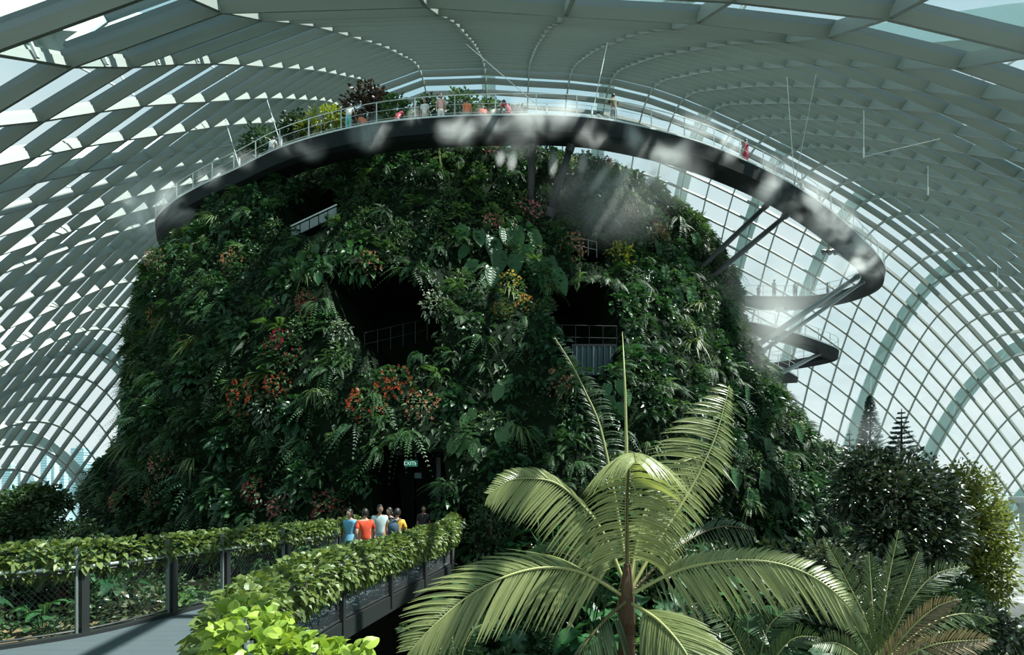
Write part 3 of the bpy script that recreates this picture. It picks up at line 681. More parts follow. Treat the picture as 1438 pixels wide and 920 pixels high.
strut(at(1212, 396, 48.0), at(1070, 494, 39.5), .15, 'thick grey strut holding the walkway tip, lower of two', 'steel_grey')
strut(at(1150, 497, 50.0), at(1082, 532, 42.0), .17, 'short grey strut under the lower walkway', 'steel_grey')
# hanger cables from the roof down to the ring
def cable(pts, label, r=.022):
    P = [Vector(p) for p in pts]; e = empty('hanger_cable', P[-1], label=label, category='cable', group='hanger cables of the ring walkway')
    for a, b in zip(P, P[1:]): mb = MB(); mb.tube([a - P[-1], b - P[-1]], r, 5); mb.build('cable_length', M['cable'], e)
    mb = MB(); mb.tube([Vector((0, 0, -.1)), Vector((0, 0, .5))], r * 2.2, 6); mb.build('anchor', M['cable'], e)
def roof_at(px, py):
    for Y in np.arange(6, 85, .1):
        p = at(px, py, Y)
        if p.z > zf(p.x, Y) - .9: return p
    return at(px, py, 60)
def ring_near(px):
    c = [p + n * .1 for p, n, u in RF if p.y < 48.5]; return min(c, key=lambda q: abs(pix(q)[0] - px))
for ax, ay, bx, lab in [(655, 62, 770, 'thin cable slanting right above the crimson visitor'), (853, 60, 832, 'thin cable slanting left above the ring middle'), (375, 140, 397, 'thin cable above the left ring railing'),
                        (1105, 108, 1118, 'forked thin cable above the right ring, left arm'), (1146, 104, 1118, 'forked thin cable above the right ring, right arm'),
                        (316, 168, 338, 'thin cable above the far left ring railing')]:
    q = ring_near(bx); cable([roof_at(ax, ay), q + Vector((0, 0, .1))], lab)
for px, p0, p1, lab in [(1213, 155, 218, 'short vertical rod hanging from the right roof'), (1303, 233, 272, 'short vertical rod hanging below the right roof'), (1401, 372, 401, 'small rod at far right roof')]:
    a = roof_at(px, p0); cable([a, Vector((a.x, a.y, (HY - p1) / FPX * a.y))], lab)
a = roof_at(1320, 195); b = roof_at(1213, 220); cable([a, b], 'thin stay running left from the right roof')
# spotlights under the walkways
def spots_cluster(p, label):
    e = empty('spotlight_cluster', p, label=label, category='spotlight')
    mb = MB(); mb.tube([Vector((0, 0, .5)), Vector((0, 0, 0))], .05, 6); mb.tube([Vector((-.6, 0, 0)), Vector((.6, 0, 0))], .05, 6); mb.build('bracket', M['steel_dark'], e)
    for dx in (-.5, 0, .5):
        h = empty('lamp_head', (dx, 0, -.1)); h.parent = e
        mb = MB(); mb.tube([Vector((0, .15, .1)), Vector((0, -.1, -.12)), Vector((0, -.22, -.28))], [.12, .19, .21], 10); mb.build('housing', M['steel_dark'], h)
        mb = MB(); mb.tube([Vector((0, -.2, -.26)), Vector((0, -.225, -.285))], .17, 10); mb.build('lens', M['steel_grey'], h)
spots_cluster(at(1164, 351, 45.5), 'dark spotlight cluster under the ring walkway tip')
spots_cluster(at(1097, 432, 54), 'dark spotlight cluster under the returning walkway')

# ------------------------------------------------------------------ inside the openings
def cave_room(px0, px1, py0, py1, depth, name, label):
    """dark lining set back inside an opening"""
    p, nr = on_wall((px0 + px1) / 2, (py0 + py1) / 2); Y = p.y + depth
    a, b = at(px0, py1, Y), at(px1, py0, Y); e = empty(name, a, label=label, category='room'); w, h = b.x - a.x, b.z - a.z
    mb = MB(); mb.box((w / 2, .1, h / 2), (w, .2, h)); mb.build('back_panel', M['cave'], e)
    mb = MB(); mb.box((w / 2, -1, -.1), (w, 2.2, .2)); mb.build('floor_slab', M['cave'], e)
    return e, a, w, h
M['curtain'] = paint('blue_grey_curtain', (.06, .11, .13), .6, .2, 6)
M['screen'] = paint('dim_screen', (.03, .04, .06), .3, .2, 2)
p, nr = on_wall(832, 505)
cur = empty('strip_curtain', at(803, 527, p.y + 2.4), label='blue grey hanging strip curtain in the right cave opening', category='curtain')
W_ = at(866, 487, p.y + 2.4) - at(803, 527, p.y + 2.4)
for k in range(24):
    mb = MB(); x = W_.x * k / 24; mb.box((x + W_.x / 48, .06 * math.sin(k * 2.1), W_.z / 2), (W_.x / 24 * .86, .03, W_.z), rz=.3 * math.sin(k * 1.3)); mb.build('curtain_strip', M['curtain'], cur)
mb = MB(); mb.box((W_.x / 2, 0, W_.z + .06), (W_.x, .1, .12)); mb.build('curtain_rail', M['steel_dark'], cur)
def guard(name, a, b, h, label, n=6, mat='rail', r=.03):
    a, b = Vector(a), Vector(b); e = empty(name, a, label=label, category='railing'); d = b - a
    for hh in (h, h * .5): mb = MB(); mb.tube([Vector((0, 0, hh)), d + Vector((0, 0, hh))], r, 6); mb.build('rail', M[mat], e)
    for k in range(n): q = d * (k / (n - 1)); mb = MB(); mb.box((q.x, q.y, q.z + h / 2), (r * 1.8, r * 1.8, h)); mb.build('post', M[mat], e)
    return e
guard('gallery_railing', at(770, 490, p.y + 1.0), at(866, 492, p.y + 1.0), 1.1, 'thin dark railing across the right cave opening', 6, 'steel_dark', .010)
p, nr = on_wall(540, 480); guard('gallery_railing', at(512, 500, p.y + 1.5), at(600, 478, p.y + 3.0), 1.1, 'thin dark railing inside the large cave opening', 6, 'steel_dark', .010)
# white panel railing of the upper left gallery
p, nr = on_wall(440, 315); A_, B_ = at(408, 334, p.y - .6), at(473, 303, p.y + .2)
gr = empty('gallery_parapet', A_, label='pale sloping panel railing of the upper left gallery', category='railing'); d = B_ - A_
for k in range(5):
    q0, q1 = d * (k / 5 + .01), d * ((k + 1) / 5 - .01); mb = MB(); mb.add([q0, q1, q1 + Vector((0, 0, .5)), q0 + Vector((0, 0, .5)), q0 + Vector((0, .05, 0)), q1 + Vector((0, .05, 0)), q1 + Vector((0, .05, .5)), q0 + Vector((0, .05, .5))],
        [(0, 1, 2, 3), (7, 6, 5, 4), (0, 4, 5, 1), (1, 5, 6, 2), (2, 6, 7, 3), (3, 7, 4, 0)]); mb.build('panel', M['steel_grey'], gr)
mb = MB(); mb.tube([Vector((0, 0, .62)), d + Vector((0, 0, .62))], .04, 6); mb.build('rail', M['rail'], gr)
p, nr = on_wall(820, 352); guard('gallery_railing', at(790, 351, p.y - .3), at(838, 362, p.y - .1), .9, 'small grey railing under the mist above the right cave', 5, 'steel_grey', .016)
# doorway with its lit exit sign
DY = 21.5
dr = empty('door_1', at(572, 785, DY), kind='structure', label='dark doorway into the mountain')
w = at(618, 0, DY).x - at(528, 0, DY).x
for s in (-1, 1): mb = MB(); mb.box((s * w / 2, 0, 2.2), (.18, .5, 4.4)); mb.build('door_jamb', M['steel_dark'], dr)
mb = MB(); mb.box((0, 0, 4.45), (w + .3, .5, .2)); mb.build('door_head', M['steel_dark'], dr)
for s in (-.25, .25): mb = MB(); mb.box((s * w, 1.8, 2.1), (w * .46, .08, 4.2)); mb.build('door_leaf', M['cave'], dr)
sg = empty('exit_sign', at(577, 655, 20.6), label='green lit exit sign over the dark doorway', category='sign')
m_, nt_, p_ = base_mat('exit_sign_face'); p_.inputs['Base Color'].default_value = (.01, .10, .07, 1); p_.inputs['Emission Color'].default_value = (.02, .25, .17, 1); p_.inputs['Emission Strength'].default_value = .35; M['exit_face'] = m_
m_, nt_, p_ = base_mat('exit_sign_letter'); p_.inputs['Base Color'].default_value = (.6, .8, .7, 1); p_.inputs['Emission Color'].default_value = (.65, 1, .85, 1); p_.inputs['Emission Strength'].default_value = .6; M['exit_letter'] = m_
mb = MB(); mb.box((0, .05, .12), (.52, .06, .26)); mb.build('sign_box', M['exit_face'], sg)
fc = bpy.data.curves.new('exit_text', 'FONT'); fc.body = 'EXIT'; fc.size = .21; fc.align_x = 'CENTER'; fc.extrude = .004; fc.materials.append(M['exit_letter'])
lo = link('lettering', fc, None); tm = bpy.data.meshes.new_from_object(lo.evaluated_get(bpy.context.evaluated_depsgraph_get())); bpy.data.objects.remove(lo)
link('lettering', tm, sg, (-.07, .01, .05), (PI / 2, 0, 0))
mb = MB(); mb.tube([Vector((.17, .01, .18)), Vector((.17, .01, .13)), Vector((.19, .01, .09)), Vector((.16, .01, .04))], .014, 5); mb.tube([Vector((.15, .01, .13)), Vector((.21, .01, .12))], .012, 5)
mb.build('running_figure', M['exit_letter'], sg)
mb = MB(); mb.tube([Vector((0, .05, .25)), Vector((0, .05, .7))], .012, 5); mb.build('hanger', M['steel_dark'], sg)
sb = empty('notice_board', at(587, 668, 21.0), label='small dim teal notice below the exit sign', category='sign'); M['notice'] = paint('notice_face', (.05, .12, .13), .5, .1)
mb = MB(); mb.box((0, 0, 0), (.26, .04, .2)); mb.build('board', M['notice'], sb); mb = MB(); mb.box((0, .03, 0), (.3, .03, .24)); mb.build('frame', M['steel_dark'], sb)

# ------------------------------------------------------------------ people
M['skin'] = paint('skin', (.42, .26, .18), .55, .06, 6); M['skin_dark'] = paint('tan_skin', (.24, .14, .09), .55, .06, 6)
M['hair'] = paint('black_hair', (.012, .010, .010), .5, .1, 8)
M['eye'] = paint('eye', (.03, .02, .02), .3, .05); M['lip'] = paint('lip', (.35, .12, .10), .5, .05)
for nme, c in dict(c_white=(.72, .74, .72), c_turq=(.22, .55, .52), c_orange=(.72, .16, .04), c_crimson=(.42, .03, .08), c_cream=(.55, .50, .42), c_pink=(.62, .38, .34), c_olive=(.13, .12, .05), c_grey=(.22, .24, .25),
                   c_red=(.62, .07, .025), c_blue=(.14, .38, .55), c_yellow=(.75, .42, .06), c_navy=(.03, .07, .11), c_black=(.02, .02, .022), c_tee=(.45, .58, .58), c_teal=(.05, .16, .18)).items(): M[nme] = paint(nme, c, .8, .08, 5)
POSES = {
    'stand': dict(hip=.92, lean=0., arms=[((.20, .02, 1.12), (.21, -.10, .88)), ((-.20, .02, 1.12), (-.21, -.08, .88))]),
    'rail': dict(hip=.90, lean=.25, arms=[((.24, -.18, 1.15), (.14, -.42, 1.10)), ((-.24, -.18, 1.15), (-.14, -.42, 1.10))]),
    'photo': dict(hip=.92, lean=.05, arms=[((.30, -.16, 1.30), (.10, -.34, 1.52)), ((-.30, -.16, 1.30), (-.10, -.34, 1.52))]),
    'crouch': dict(hip=.42, lean=.55, arms=[((.22, -.35, .62), (.12, -.52, .55)), ((-.22, -.35, .62), (-.12, -.52, .55))]),
    'walk': dict(hip=.92, lean=.04, arms=[((.22, .10, 1.12), (.22, -.02, .90)), ((-.22, -.10, 1.12), (-.21, -.28, .98))]),
}
def skin_eval(verts, edges, radii, root, sub=2):
    me = bpy.data.meshes.new('tmp'); me.from_pydata(verts, edges, []); o = bpy.data.objects.new('tmp', me); COL.objects.link(o)
    o.modifiers.new('s', 'SKIN'); 
    for i, r in enumerate(radii): me.skin_vertices[0].data[i].radius = (r if isinstance(r, tuple) else (r, r)); me.skin_vertices[0].data[i].use_root = (i in root)
    md = o.modifiers.new('u', 'SUBSURF'); md.levels = md.render_levels = sub
    dg = bpy.context.evaluated_depsgraph_get(); ev = o.evaluated_get(dg).to_mesh()
    V = [tuple(v.co) for v in ev.vertices]; F = [tuple(p.vertices) for p in ev.polygons]
    o.evaluated_get(dg).to_mesh_clear(); bpy.data.objects.remove(o); bpy.data.meshes.remove(me); return V, F
def head_geo(c, R):
    """face: brow, nose, chin, ears; eyes and mouth as small inset faces.  Faces -Y"""
    V = []; F = []; mi = []; nu, nv = 16, 12
    for j in range(nv + 1):
        ph = PI * j / nv
        for i in range(nu):
            th = 2 * PI * i / nu; x = math.sin(ph) * math.sin(th); y = -math.sin(ph) * math.cos(th); z = math.cos(ph)
            sx = .078 * (1 - .22 * max(0, -z)); sy = .098; sz = .118
            if z < -.2 and y < 0: y *= 1 - .10 * (-z)
            q = Vector((x * sx, y * sy, z * sz))
            if abs(x) < .22 and y < -.8 and -.35 < z < .05: q.y -= .020 * (1 - abs(z + .18) / .25)
            if abs(abs(x) - .95) < .12 and -.2 < z < .2 and abs(y) < .35: q.x *= 1.13
            V.append(tuple(c + R @ q))
    for j in range(nv):
        for i in range(nu): F.append((j * nu + i, j * nu + (i + 1) % nu, (j + 1) * nu + (i + 1) % nu, (j + 1) * nu + i)); mi.append(0)
    for (x, z, wx, wz, m) in ((-.032, .008, .013, .006, 1), (.032, .008, .013, .006, 1), (0, -.058, .022, .007, 2)):
        b = len(V); yy = -.0975 if m == 1 else -.094
        for dx, dz in ((-wx, 0), (0, -wz), (wx, 0), (0, wz)): V.append(tuple(c + R @ Vector((x + dx, yy + abs(x) * .35 - .004, z + dz))))
        F.append((b, b + 1, b + 2, b + 3)); mi.append(m)
    return V, F, mi
def make_pose(key):
    d = POSES[key]; hz = d['hip']; lean = d['lean']; T = lambda h, y=0: Vector((0, -math.sin(lean) * h + y, hz + math.cos(lean) * h))
    pelvis, waist, chest, neck, head = T(0), T(.18), T(.38), T(.53), T(.66, -.02)
    step = .16 if key == 'walk' else .02
    kz = .50 if hz > .6 else .40; ky = -.02 if hz > .6 else -.42
    J = [pelvis, waist, chest, neck, T(.60, -.01)]; E = [(0, 1), (1, 2), (2, 3), (3, 4)]; Rr = [(.15, .115), (.135, .105), (.155, .11), (.055, .055), (.05, .05)]
    hands = []
    for s, (el, ha) in zip((1, -1), d['arms']):
        sh = T(.47) + Vector((s * .17, 0, 0)); b = len(J); el, ha = Vector(el), Vector(ha); J += [sh, el, ha]; E += [(2, b), (b, b + 1), (b + 1, b + 2)]; Rr += [(.062,) * 2, (.044,) * 2, (.028,) * 2]; hands.append((el, ha, s))
    legs = []
    for s in (1, -1):
        b = len(J); hipj = pelvis + Vector((s * .09, 0, -.06)); kn = Vector((s * .10, ky - s * step * .5 * (hz > .6), kz)); an = Vector((s * .10, (.03 if hz > .6 else -.05) - s * step, .09)); to = an + Vector((s * .02, -.15, -.055))
        J += [hipj, kn, an, to]; E += [(0, b), (b, b + 1), (b + 1, b + 2), (b + 2, b + 3)]; Rr += [(.085,) * 2, (.058,) * 2, (.038,) * 2, (.036, .03)]; legs.append((hipj, kn, an))
    V, F = skin_eval(J, E, Rr, [0], 1); mi = [0] * len(F)
    for el, ha, s in hands:      # palm and five bent fingers of different length
        dr_ = (ha - el).normalized(); sd = dr_.cross(Vector((0, 0, 1))).normalized() if abs(dr_.z) < .9 else Vector((0, 1, 0)); up = sd.cross(dr_)
        v, f = skin_eval([ha - dr_ * .01, ha + dr_ * .04, ha + dr_ * .085], [(0, 1), (1, 2)], [(.026, .022), (.04, .018), (.036, .016)], [0], 1); b = len(V); V += v; F += [tuple(i + b for i in q) for q in f]; mi += [0] * len(f)
        for k, L in enumerate((.07, .08, .075, .058)):
            o_ = ha + dr_ * .075 + sd * (.027 - .018 * k); v, f = skin_eval([o_, o_ + dr_ * L * .5 - up * .008, o_ + dr_ * L * .9 - up * .035], [(0, 1), (1, 2)], [(.009,) * 2, (.0085,) * 2, (.007,) * 2], [0], 0)
            b = len(V); V += v; F += [tuple(i + b for i in q) for q in f]; mi += [0] * len(f)
        o_ = ha + dr_ * .02 + sd * .03; v, f = skin_eval([o_, o_ + sd * .025 + dr_ * .03, o_ + sd * .03 + dr_ * .06 - up * .015], [(0, 1), (1, 2)], [(.011,) * 2, (.010,) * 2, (.008,) * 2], [0], 0)
        b = len(V); V += v; F += [tuple(i + b for i in q) for q in f]; mi += [0] * len(f)
    Rm = Matrix.Rotation(-lean * .6, 3, 'X').inverted() if False else Matrix.Rotation(lean * .5, 3, 'X')
    hv, hf, hm = head_geo(head + Vector((0, -.015, .03)), Rm); b = len(V); V += hv; F += [tuple(i + b for i in q) for q in hf]; mi += hm
    body = bpy.data.meshes.new('body'); body.from_pydata(V, [], F); [body.materials.append(M[k]) for k in ('skin', 'eye', 'lip')]; body.polygons.foreach_set('material_index', mi); body.polygons.foreach_set('use_smooth', [True] * len(F)); body.update()
    # shirt with short sleeves
    vs = [T(-.06), T(.10), T(.25), T(.38), T(.50)]; es = [(0, 1), (1, 2), (2, 3), (3, 4)]; rs = [(.175, .135), (.158, .126), (.160, .122), (.175, .128), (.085, .08)]
    for s, (el, ha, _) in zip((1, -1), hands):
        sh = T(.46) + Vector((s * .17, 0, 0)); b = len(vs); vs += [sh, sh.lerp(el, .75)]; es += [(3, b), (b, b + 1)]; rs += [(.078,) * 2, (.066,) * 2]
    v, f = skin_eval(vs, es, rs, [0], 1); shirt = bpy.data.meshes.new('shirt'); shirt.from_pydata(v, [], f); shirt.materials.append(M['c_white']); shirt.polygons.foreach_set('use_smooth', [True] * len(f))
    vs = [T(.08), T(-.03)]; es = [(0, 1)]; rs = [(.155, .13), (.168, .14)]
    for hj, kn, an in legs: b = len(vs); vs += [hj - Vector((0, 0, .02)), kn, kn.lerp(an, .9)]; es += [(1, b), (b, b + 1), (b + 1, b + 2)]; rs += [(.105,) * 2, (.08,) * 2, (.065,) * 2]
    v, f = skin_eval(vs, es, rs, [0], 1); tr = bpy.data.meshes.new('trousers'); tr.from_pydata(v, [], f); tr.materials.append(M['c_grey']); tr.polygons.foreach_set('use_smooth', [True] * len(f))
    # hair cap: crown, back and sides of the head
    def hair(long):
        mb = MB(); c = head + Vector((0, -.015, .03)); V = []; F = []; nu, nv = 16, 8
        for j in range(nv + 1):
            for i in range(nu):
                th = 2 * PI * i / nu; front = max(0, math.cos(th)); lim = PI * (.66 - .36 * front) + (0 if not long else .0); ph = lim * j / nv
                q = Vector((math.sin(ph) * math.sin(th) * .088, -math.sin(ph) * math.cos(th) * .110, math.cos(ph) * .130)) + Vector((0, .008, .004))
                V.append(c + Rm @ q)
        for j in range(nv):
            for i in range(nu): F.append((j * nu + i, j * nu + (i + 1) % nu, (j + 1) * nu + (i + 1) % nu, (j + 1) * nu + i))
        mb.add(V, F)
        if long:
            fr = [(c + Rm @ Vector((0, .05 + .02 * k, -.02 - .075 * k)), Vector((1, 0, 0)), Vector((0, 1, 0))) for k in range(5)]
            prof = [(math.cos(a) * .085, math.sin(a) * .05) for a in np.linspace(0, 2 * PI, 10, endpoint=False)]
            mb.sweep(fr, prof)
        return mb.mesh('hair', M['hair'], True)
    return dict(body=body, shirt=shirt, trousers=tr, hair=hair(False), hair_long=hair(True))
PM = {k: make_pose(k) for k in POSES}
def person(pose, loc, rz, shirt, trousers, label, group=None, long=False, skin='skin', s=1.0, extra=None):
    e = empty('person', loc, rz, label=label, category='person'); e.scale = (s, s, s)
    if group: e['group'] = group
    for part, mat in (('body', None), ('shirt', shirt), ('trousers', trousers), ('hair_long' if long else 'hair', None)):
        o = link('hair' if 'hair' in part else part, PM[pose][part], e)
        if mat: o.material_slots[0].link = 'OBJECT'; o.material_slots[0].material = M[mat]
        if part == 'body' and skin != 'skin': o.material_slots[0].link = 'OBJECT'; o.material_slots[0].material = M[skin]
    if extra == 'backpack':
        h = POSES[pose]['hip']; mb = MB(); mb.tube([Vector((0, .17, h + .12)), Vector((0, .20, h + .2)), Vector((0, .20, h + .4)), Vector((0, .16, h + .5))], [.11, .15, .15, .09], 8); mb.build('backpack', M['c_navy'], e, True)
        for sx in (-.1, .1): mb = MB(); mb.tube([Vector((sx, .14, h + .5)), Vector((sx, 0, h + .545)), Vector((sx, -.13, h + .42)), Vector((sx, -.12, h + .2))], .018, 5); mb.build('strap', M['c_navy'], e)
    if extra == 'camera':
        mb = MB(); mb.box((0, -.42, 1.58), (.16, .05, .11)); mb.build('held_camera', M['c_black'], e)
    if extra == 'skirt':
        h = POSES[pose]['hip']; fr = [(Vector((0, 0, h + .12 - .16 * k)), Vector((1, 0, 0)), Vector((0, 1, 0))) for k in range(5)]; mb = MB(); V = []
        for k, (o, a, b) in enumerate(fr): V += [o + a * math.cos(t) * (.16 + .045 * k) + b * math.sin(t) * (.13 + .045 * k) for t in np.linspace(0, 2 * PI, 14, endpoint=False)]
        mb.add(V, [(k * 14 + i, k * 14 + (i + 1) % 14, (k + 1) * 14 + (i + 1) % 14, (k + 1) * 14 + i) for k in range(4) for i in range(14)]); mb.build('skirt', M[trousers], e, True)
    return e
def ring_stand(px, inward=.5):
    c = [(abs(pix(p + n * inward)[0] - px), p + n * inward, n) for p, n, u in RF if p.y < 48.5]; k = min(c, key=lambda t: t[0]); return k[1], math.atan2(k[2].x, -k[2].y)
for px, inw, pose, turn, sh, tr, lab, kw in [
    (490, .55, 'rail', 0, 'c_white', 'c_turq', 'visitor in white top and turquoise trousers leaning on ring railing', dict(s=1.06)),
    (513, .6, 'crouch', .8, 'c_orange', 'c_orange', 'visitor in orange crouching beside the turquoise trousers', dict(s=1.0)),
    (562, .6, 'crouch', -.4, 'c_crimson', 'c_pink', 'visitor in crimson crouching left of two standing visitors', dict(s=1.05)),
    (595, 1.2, 'stand', PI, 'c_white', 'c_cream', 'visitor in white seen from behind next to pink shirt', dict(s=1.02)),
    (614, 1.1, 'stand', PI + .2, 'c_pink', 'c_white', 'visitor in pink shirt and white shorts seen from behind', dict(s=1.1)),
    (657, 1.4, 'stand', .3, 'c_orange', 'c_grey', 'visitor in orange red top standing at the ring railing', dict(s=1.05)),
    (673, .7, 'crouch', .2, 'c_red', 'c_red', 'visitor in red crouching right of the orange top', dict()),
    (690, .8, 'crouch', -.3, 'c_cream', 'c_grey', 'visitor in beige crouching next to the red one', dict(long=True, s=1.05)),
    (722, .6, 'crouch', .9, 'c_crimson', 'c_crimson', 'visitor in dark crimson leaning low behind the mist', dict(long=True, s=1.15)),
    (850, .9, 'crouch', .4, 'c_white', 'c_white', 'visitor in white bending beside the one with a camera', dict(s=1.05)),
    (862, .6, 'photo', 0, 'c_olive', 'c_grey', 'visitor in olive shirt raising a camera on the ring', dict(s=1.05, extra='camera')),
    (378, .9, 'rail', .2, 'c_white', 'c_grey', 'visitor in white on the left end of the ring', dict(s=1.05)),
    (362, 1.0, 'rail', -.4, 'c_cream', 'c_grey', 'child in pale clothes beside the white visitor', dict(s=.72)),
    (1049, .6, 'stand', .2, 'c_crimson', 'c_crimson', 'visitor in red on the right part of the ring', dict(long=True)),
    (1041, .8, 'stand', .6, 'c_teal', 'c_grey', 'visitor in dark teal left of the red one', dict()),
    (1128, .8, 'rail', 0, 'c_grey', 'c_black', 'visitor in grey on the far right of the ring', dict()),
    (1152, .9, 'stand', .5, 'c_grey', 'c_black', 'visitor in dark clothes near the ring bend', dict(s=.95))]:
    kw['s'] = kw.get('s', 1.0) * 1.07; p, rz = ring_stand(px, inw); person(pose, p + Vector((0, 0, .02)), rz + turn, sh, tr, lab, 'visitors on the ring walkway', **kw)
for px, s, tr, lab in [(1065, .85, 0, 'small grey silhouette nearest the mountain on returning walkway'), (1087, 1.18, .3, 'tallest grey silhouette on the returning walkway'), (1117, 1.08, PI, 'pale grey silhouette in the middle of the returning walkway'), (1162, 1.02, .9, 'grey silhouette nearest the walkway tip')]:
    person('stand', at(px, 415, 54.4) * 1.0 + Vector((0, 0, RH - at(px, 415, 54.4).z + .02)), tr, 'c_grey', 'c_black', lab, 'visitors on the returning walkway', s=s, skin='skin_dark')
# visitors near the doorway on the bridge
DECK = -2.35
for px, Y, pose, rz, sh, tr, lab, kw in [
    (492, 15.0, 'stand', -.3, 'c_blue', 'c_blue', 'woman in blue dress with long dark hair on the bridge', dict(long=True, extra='skirt', s=1.0)),
    (513, 14.2, 'walk', PI + .3, 'c_red', 'c_black', 'person in bright red shirt seen from behind on the bridge', dict(s=1.02)),
    (533, 15.6, 'walk', .5, 'c_tee', 'c_teal', 'man in pale blue T-shirt looking down on the bridge', dict(s=1.06)),
    (548, 16.4, 'stand', -.6, 'c_black', 'c_black', 'woman with long black hair behind the yellow shirt', dict(long=True)),
    (557, 14.4, 'walk', PI - .2, 'c_yellow', 'c_grey', 'person in yellow shirt carrying a dark backpack', dict(s=1.02, extra='backpack')),
    (595, 18.6, 'stand', .2, 'c_black', 'c_black', 'dim figure inside the dark doorway', dict(skin='skin_dark'))]:
    kw['s'] = kw.get('s', 1.0) * 1.06; person(pose, ((px - CX) / FPX * Y, Y, DECK), rz, sh, tr, lab, 'visitors on the bridge', **kw)

# ------------------------------------------------------------------ planting on the mountain top
def crown(mb, c, R, n, L, W, mi=0, shape='leaf', hollow=.35):
    c = Vector(c); R = Vector(R)
    for _ in range(n):
        v = Vector((random.gauss(0, 1), random.gauss(0, 1), random.gauss(0, 1))).normalized(); r = random.uniform(hollow, 1.0) * (1 + .12 * math.sin(v.x * 5 + v.z * 7))
        p = c + Vector((v.x * R.x, v.y * R.y, v.z * R.z)) * r; d = (v + Vector((random.uniform(-.8, .8), random.uniform(-.8, .8), random.uniform(-.5, .6)))).normalized()
        blade(mb, p, d, Vector((random.uniform(-1, 1), random.uniform(-1, 1), random.uniform(-.5, .5))), L * random.uniform(.7, 1.2), W * random.uniform(.8, 1.2), .25, 2, .2, shape)
def tree(name, base, height, lobes, mat, n, L, W, label, cat='tree', group=None, trunk_r=.12, shape='leaf'):
    """trunk with branches carrying a crown made of several leafy lobes; lobes: (dx, dy, dz_fraction, radius)"""
    base = Vector(base); e = empty(name, base, label=label, category=cat)
    if group: e['group'] = group
    mb = MB(); mb.tube([Vector((0, 0, 0)), Vector((.05, 0, height * .3)), Vector((-.03, .05, height * .6)), Vector((0, 0, height * .85))], [trunk_r, trunk_r * .8, trunk_r * .6, trunk_r * .25], 7); mb.build('trunk', M['bark'], e, True)
    mb = MB(); tot = sum(l[3][0] * l[3][2] for l in lobes)
    for dx, dy, fz, R in lobes:
        c = Vector((dx, dy, height * fz)); b = MB(); b.tube([Vector((0, 0, height * min(.55, fz * .7))), c * .6 + Vector((0, 0, height * fz * .25)), c], [trunk_r * .45, trunk_r * .3, trunk_r * .12], 5); b.build('branch', M['bark'], e, True)
        crown(mb, c, R, int(n * R[0] * R[2] / tot), L, W, 0, shape)
    mb.build('crown', M[mat], e)
    return e
TZ = 22.6
tree('dark_crown_tree', (-10.2, 35.5, TZ - .6), 6.0, [(0, 0, .75, (1.7, 1.4, 1.2)), (-1.1, 0, .6, (1.2, 1, .9)), (1.0, 0, .8, (1.0, 1, .8)), (.2, .2, .95, (.9, .8, .5))], 'purple', 1500, .34, .18, 'dark purple leaved tree standing on the mountain top')
tree('lime_crown_shrub', (-12.6, 34.2, TZ - 1), 4.4, [(0, 0, .75, (1.1, .9, .6)), (-1, .2, .6, (.9, .8, .5)), (.7, 0, .8, (.7, .7, .5))], 'lime', 800, .28, .10, 'yellow green shrub left of the dark purple tree', 'shrub')
for k, (x, y, h, R, mt, lab) in enumerate([(-14.6, 34.8, 3.2, 1.1, 'tree', 'dark green bush behind the left ring railing'), (-17.5, 36.0, 3.0, 1.2, 'shrub', 'green bush at the left end of the mountain top'), (-7.8, 34.5, 4.4, 1.0, 'fern2', 'bright green bush behind the crimson visitor'),
        (-5.6, 34.8, 4.6, 1.0, 'shrub', 'green bush behind the white and pink visitors'), (-3.4, 34.6, 4.8, 1.1, 'shrub', 'green bush behind the orange red visitor'), (-1.6, 35.0, 4.6, .9, 'fern2', 'small bright bush behind the beige visitor'),
        (.2, 34.8, 4.0, .8, 'tree', 'small dark bush behind the crimson visitor at the mist')]):
    tree('mountain_top_bush', (x, y, TZ - 1.2), h + .9, [(0, 0, .8, (R, R, R * .8)), (-R * .7, 0, .6, (R * .7, R * .7, R * .6)), (R * .7, 0, .65, (R * .7, R * .7, R * .6))], mt, 1500, .30, .15, lab, 'bush')
# ------------------------------------------------------------------ the bridge in the foreground
LC = [(-13.5, 3.6), (-11.2, 5.2), (-9.2, 6.5), (-7.7, 7.6), (-6.95, 8.4), (-6.55, 9.5), (-6.2, 10.7), (-5.7, 12.2), (-5.15, 14), (-4.9, 16.5), (-4.85, 19.2)]
RC = [(-2.0, 19.2), (-1.95, 16), (-2.55, 12), (-3.0, 9), (-3.05, 7), (-2.75, 5.4), (-2.15, 4.2), (-1.45, 3.4), (-.5, 3.0), (.8, 2.9)]
Lc = resample(catmull([(x, y, DECK) for x, y in LC]), .25); Rc = resample(catmull([(x, y, DECK) for x, y in RC]), .25)
br = empty('footbridge', (-5, 10, DECK), label='grey decked footbridge leading to the mountain doorway', category='footbridge'); o_ = br.location
Rr_ = resample(Rc, .25)[::-1]; nn = 60; A1 = resample(Lc, (sum((b - a).length for a, b in zip(Lc, Lc[1:]))) / nn); B1 = resample(Rr_, (sum((b - a).length for a, b in zip(Rr_, Rr_[1:]))) / nn)
for k in range(min(len(A1), len(B1)) - 1):        # deck boards laid across the bridge
    q = [A1[k].lerp(A1[k + 1], .012), B1[k].lerp(B1[k + 1], .012), B1[k + 1], A1[k + 1]]; q = [p - o_ for p in q]; mb = MB(); dn = Vector((0, 0, -.06))
    mb.add(q + [p + dn for p in q], [(0, 1, 2, 3), (7, 6, 5, 4), (0, 4, 5, 1), (1, 5, 6, 2), (2, 6, 7, 3), (3, 7, 4, 0)]); mb.build('deck_board', M['deck'], br)
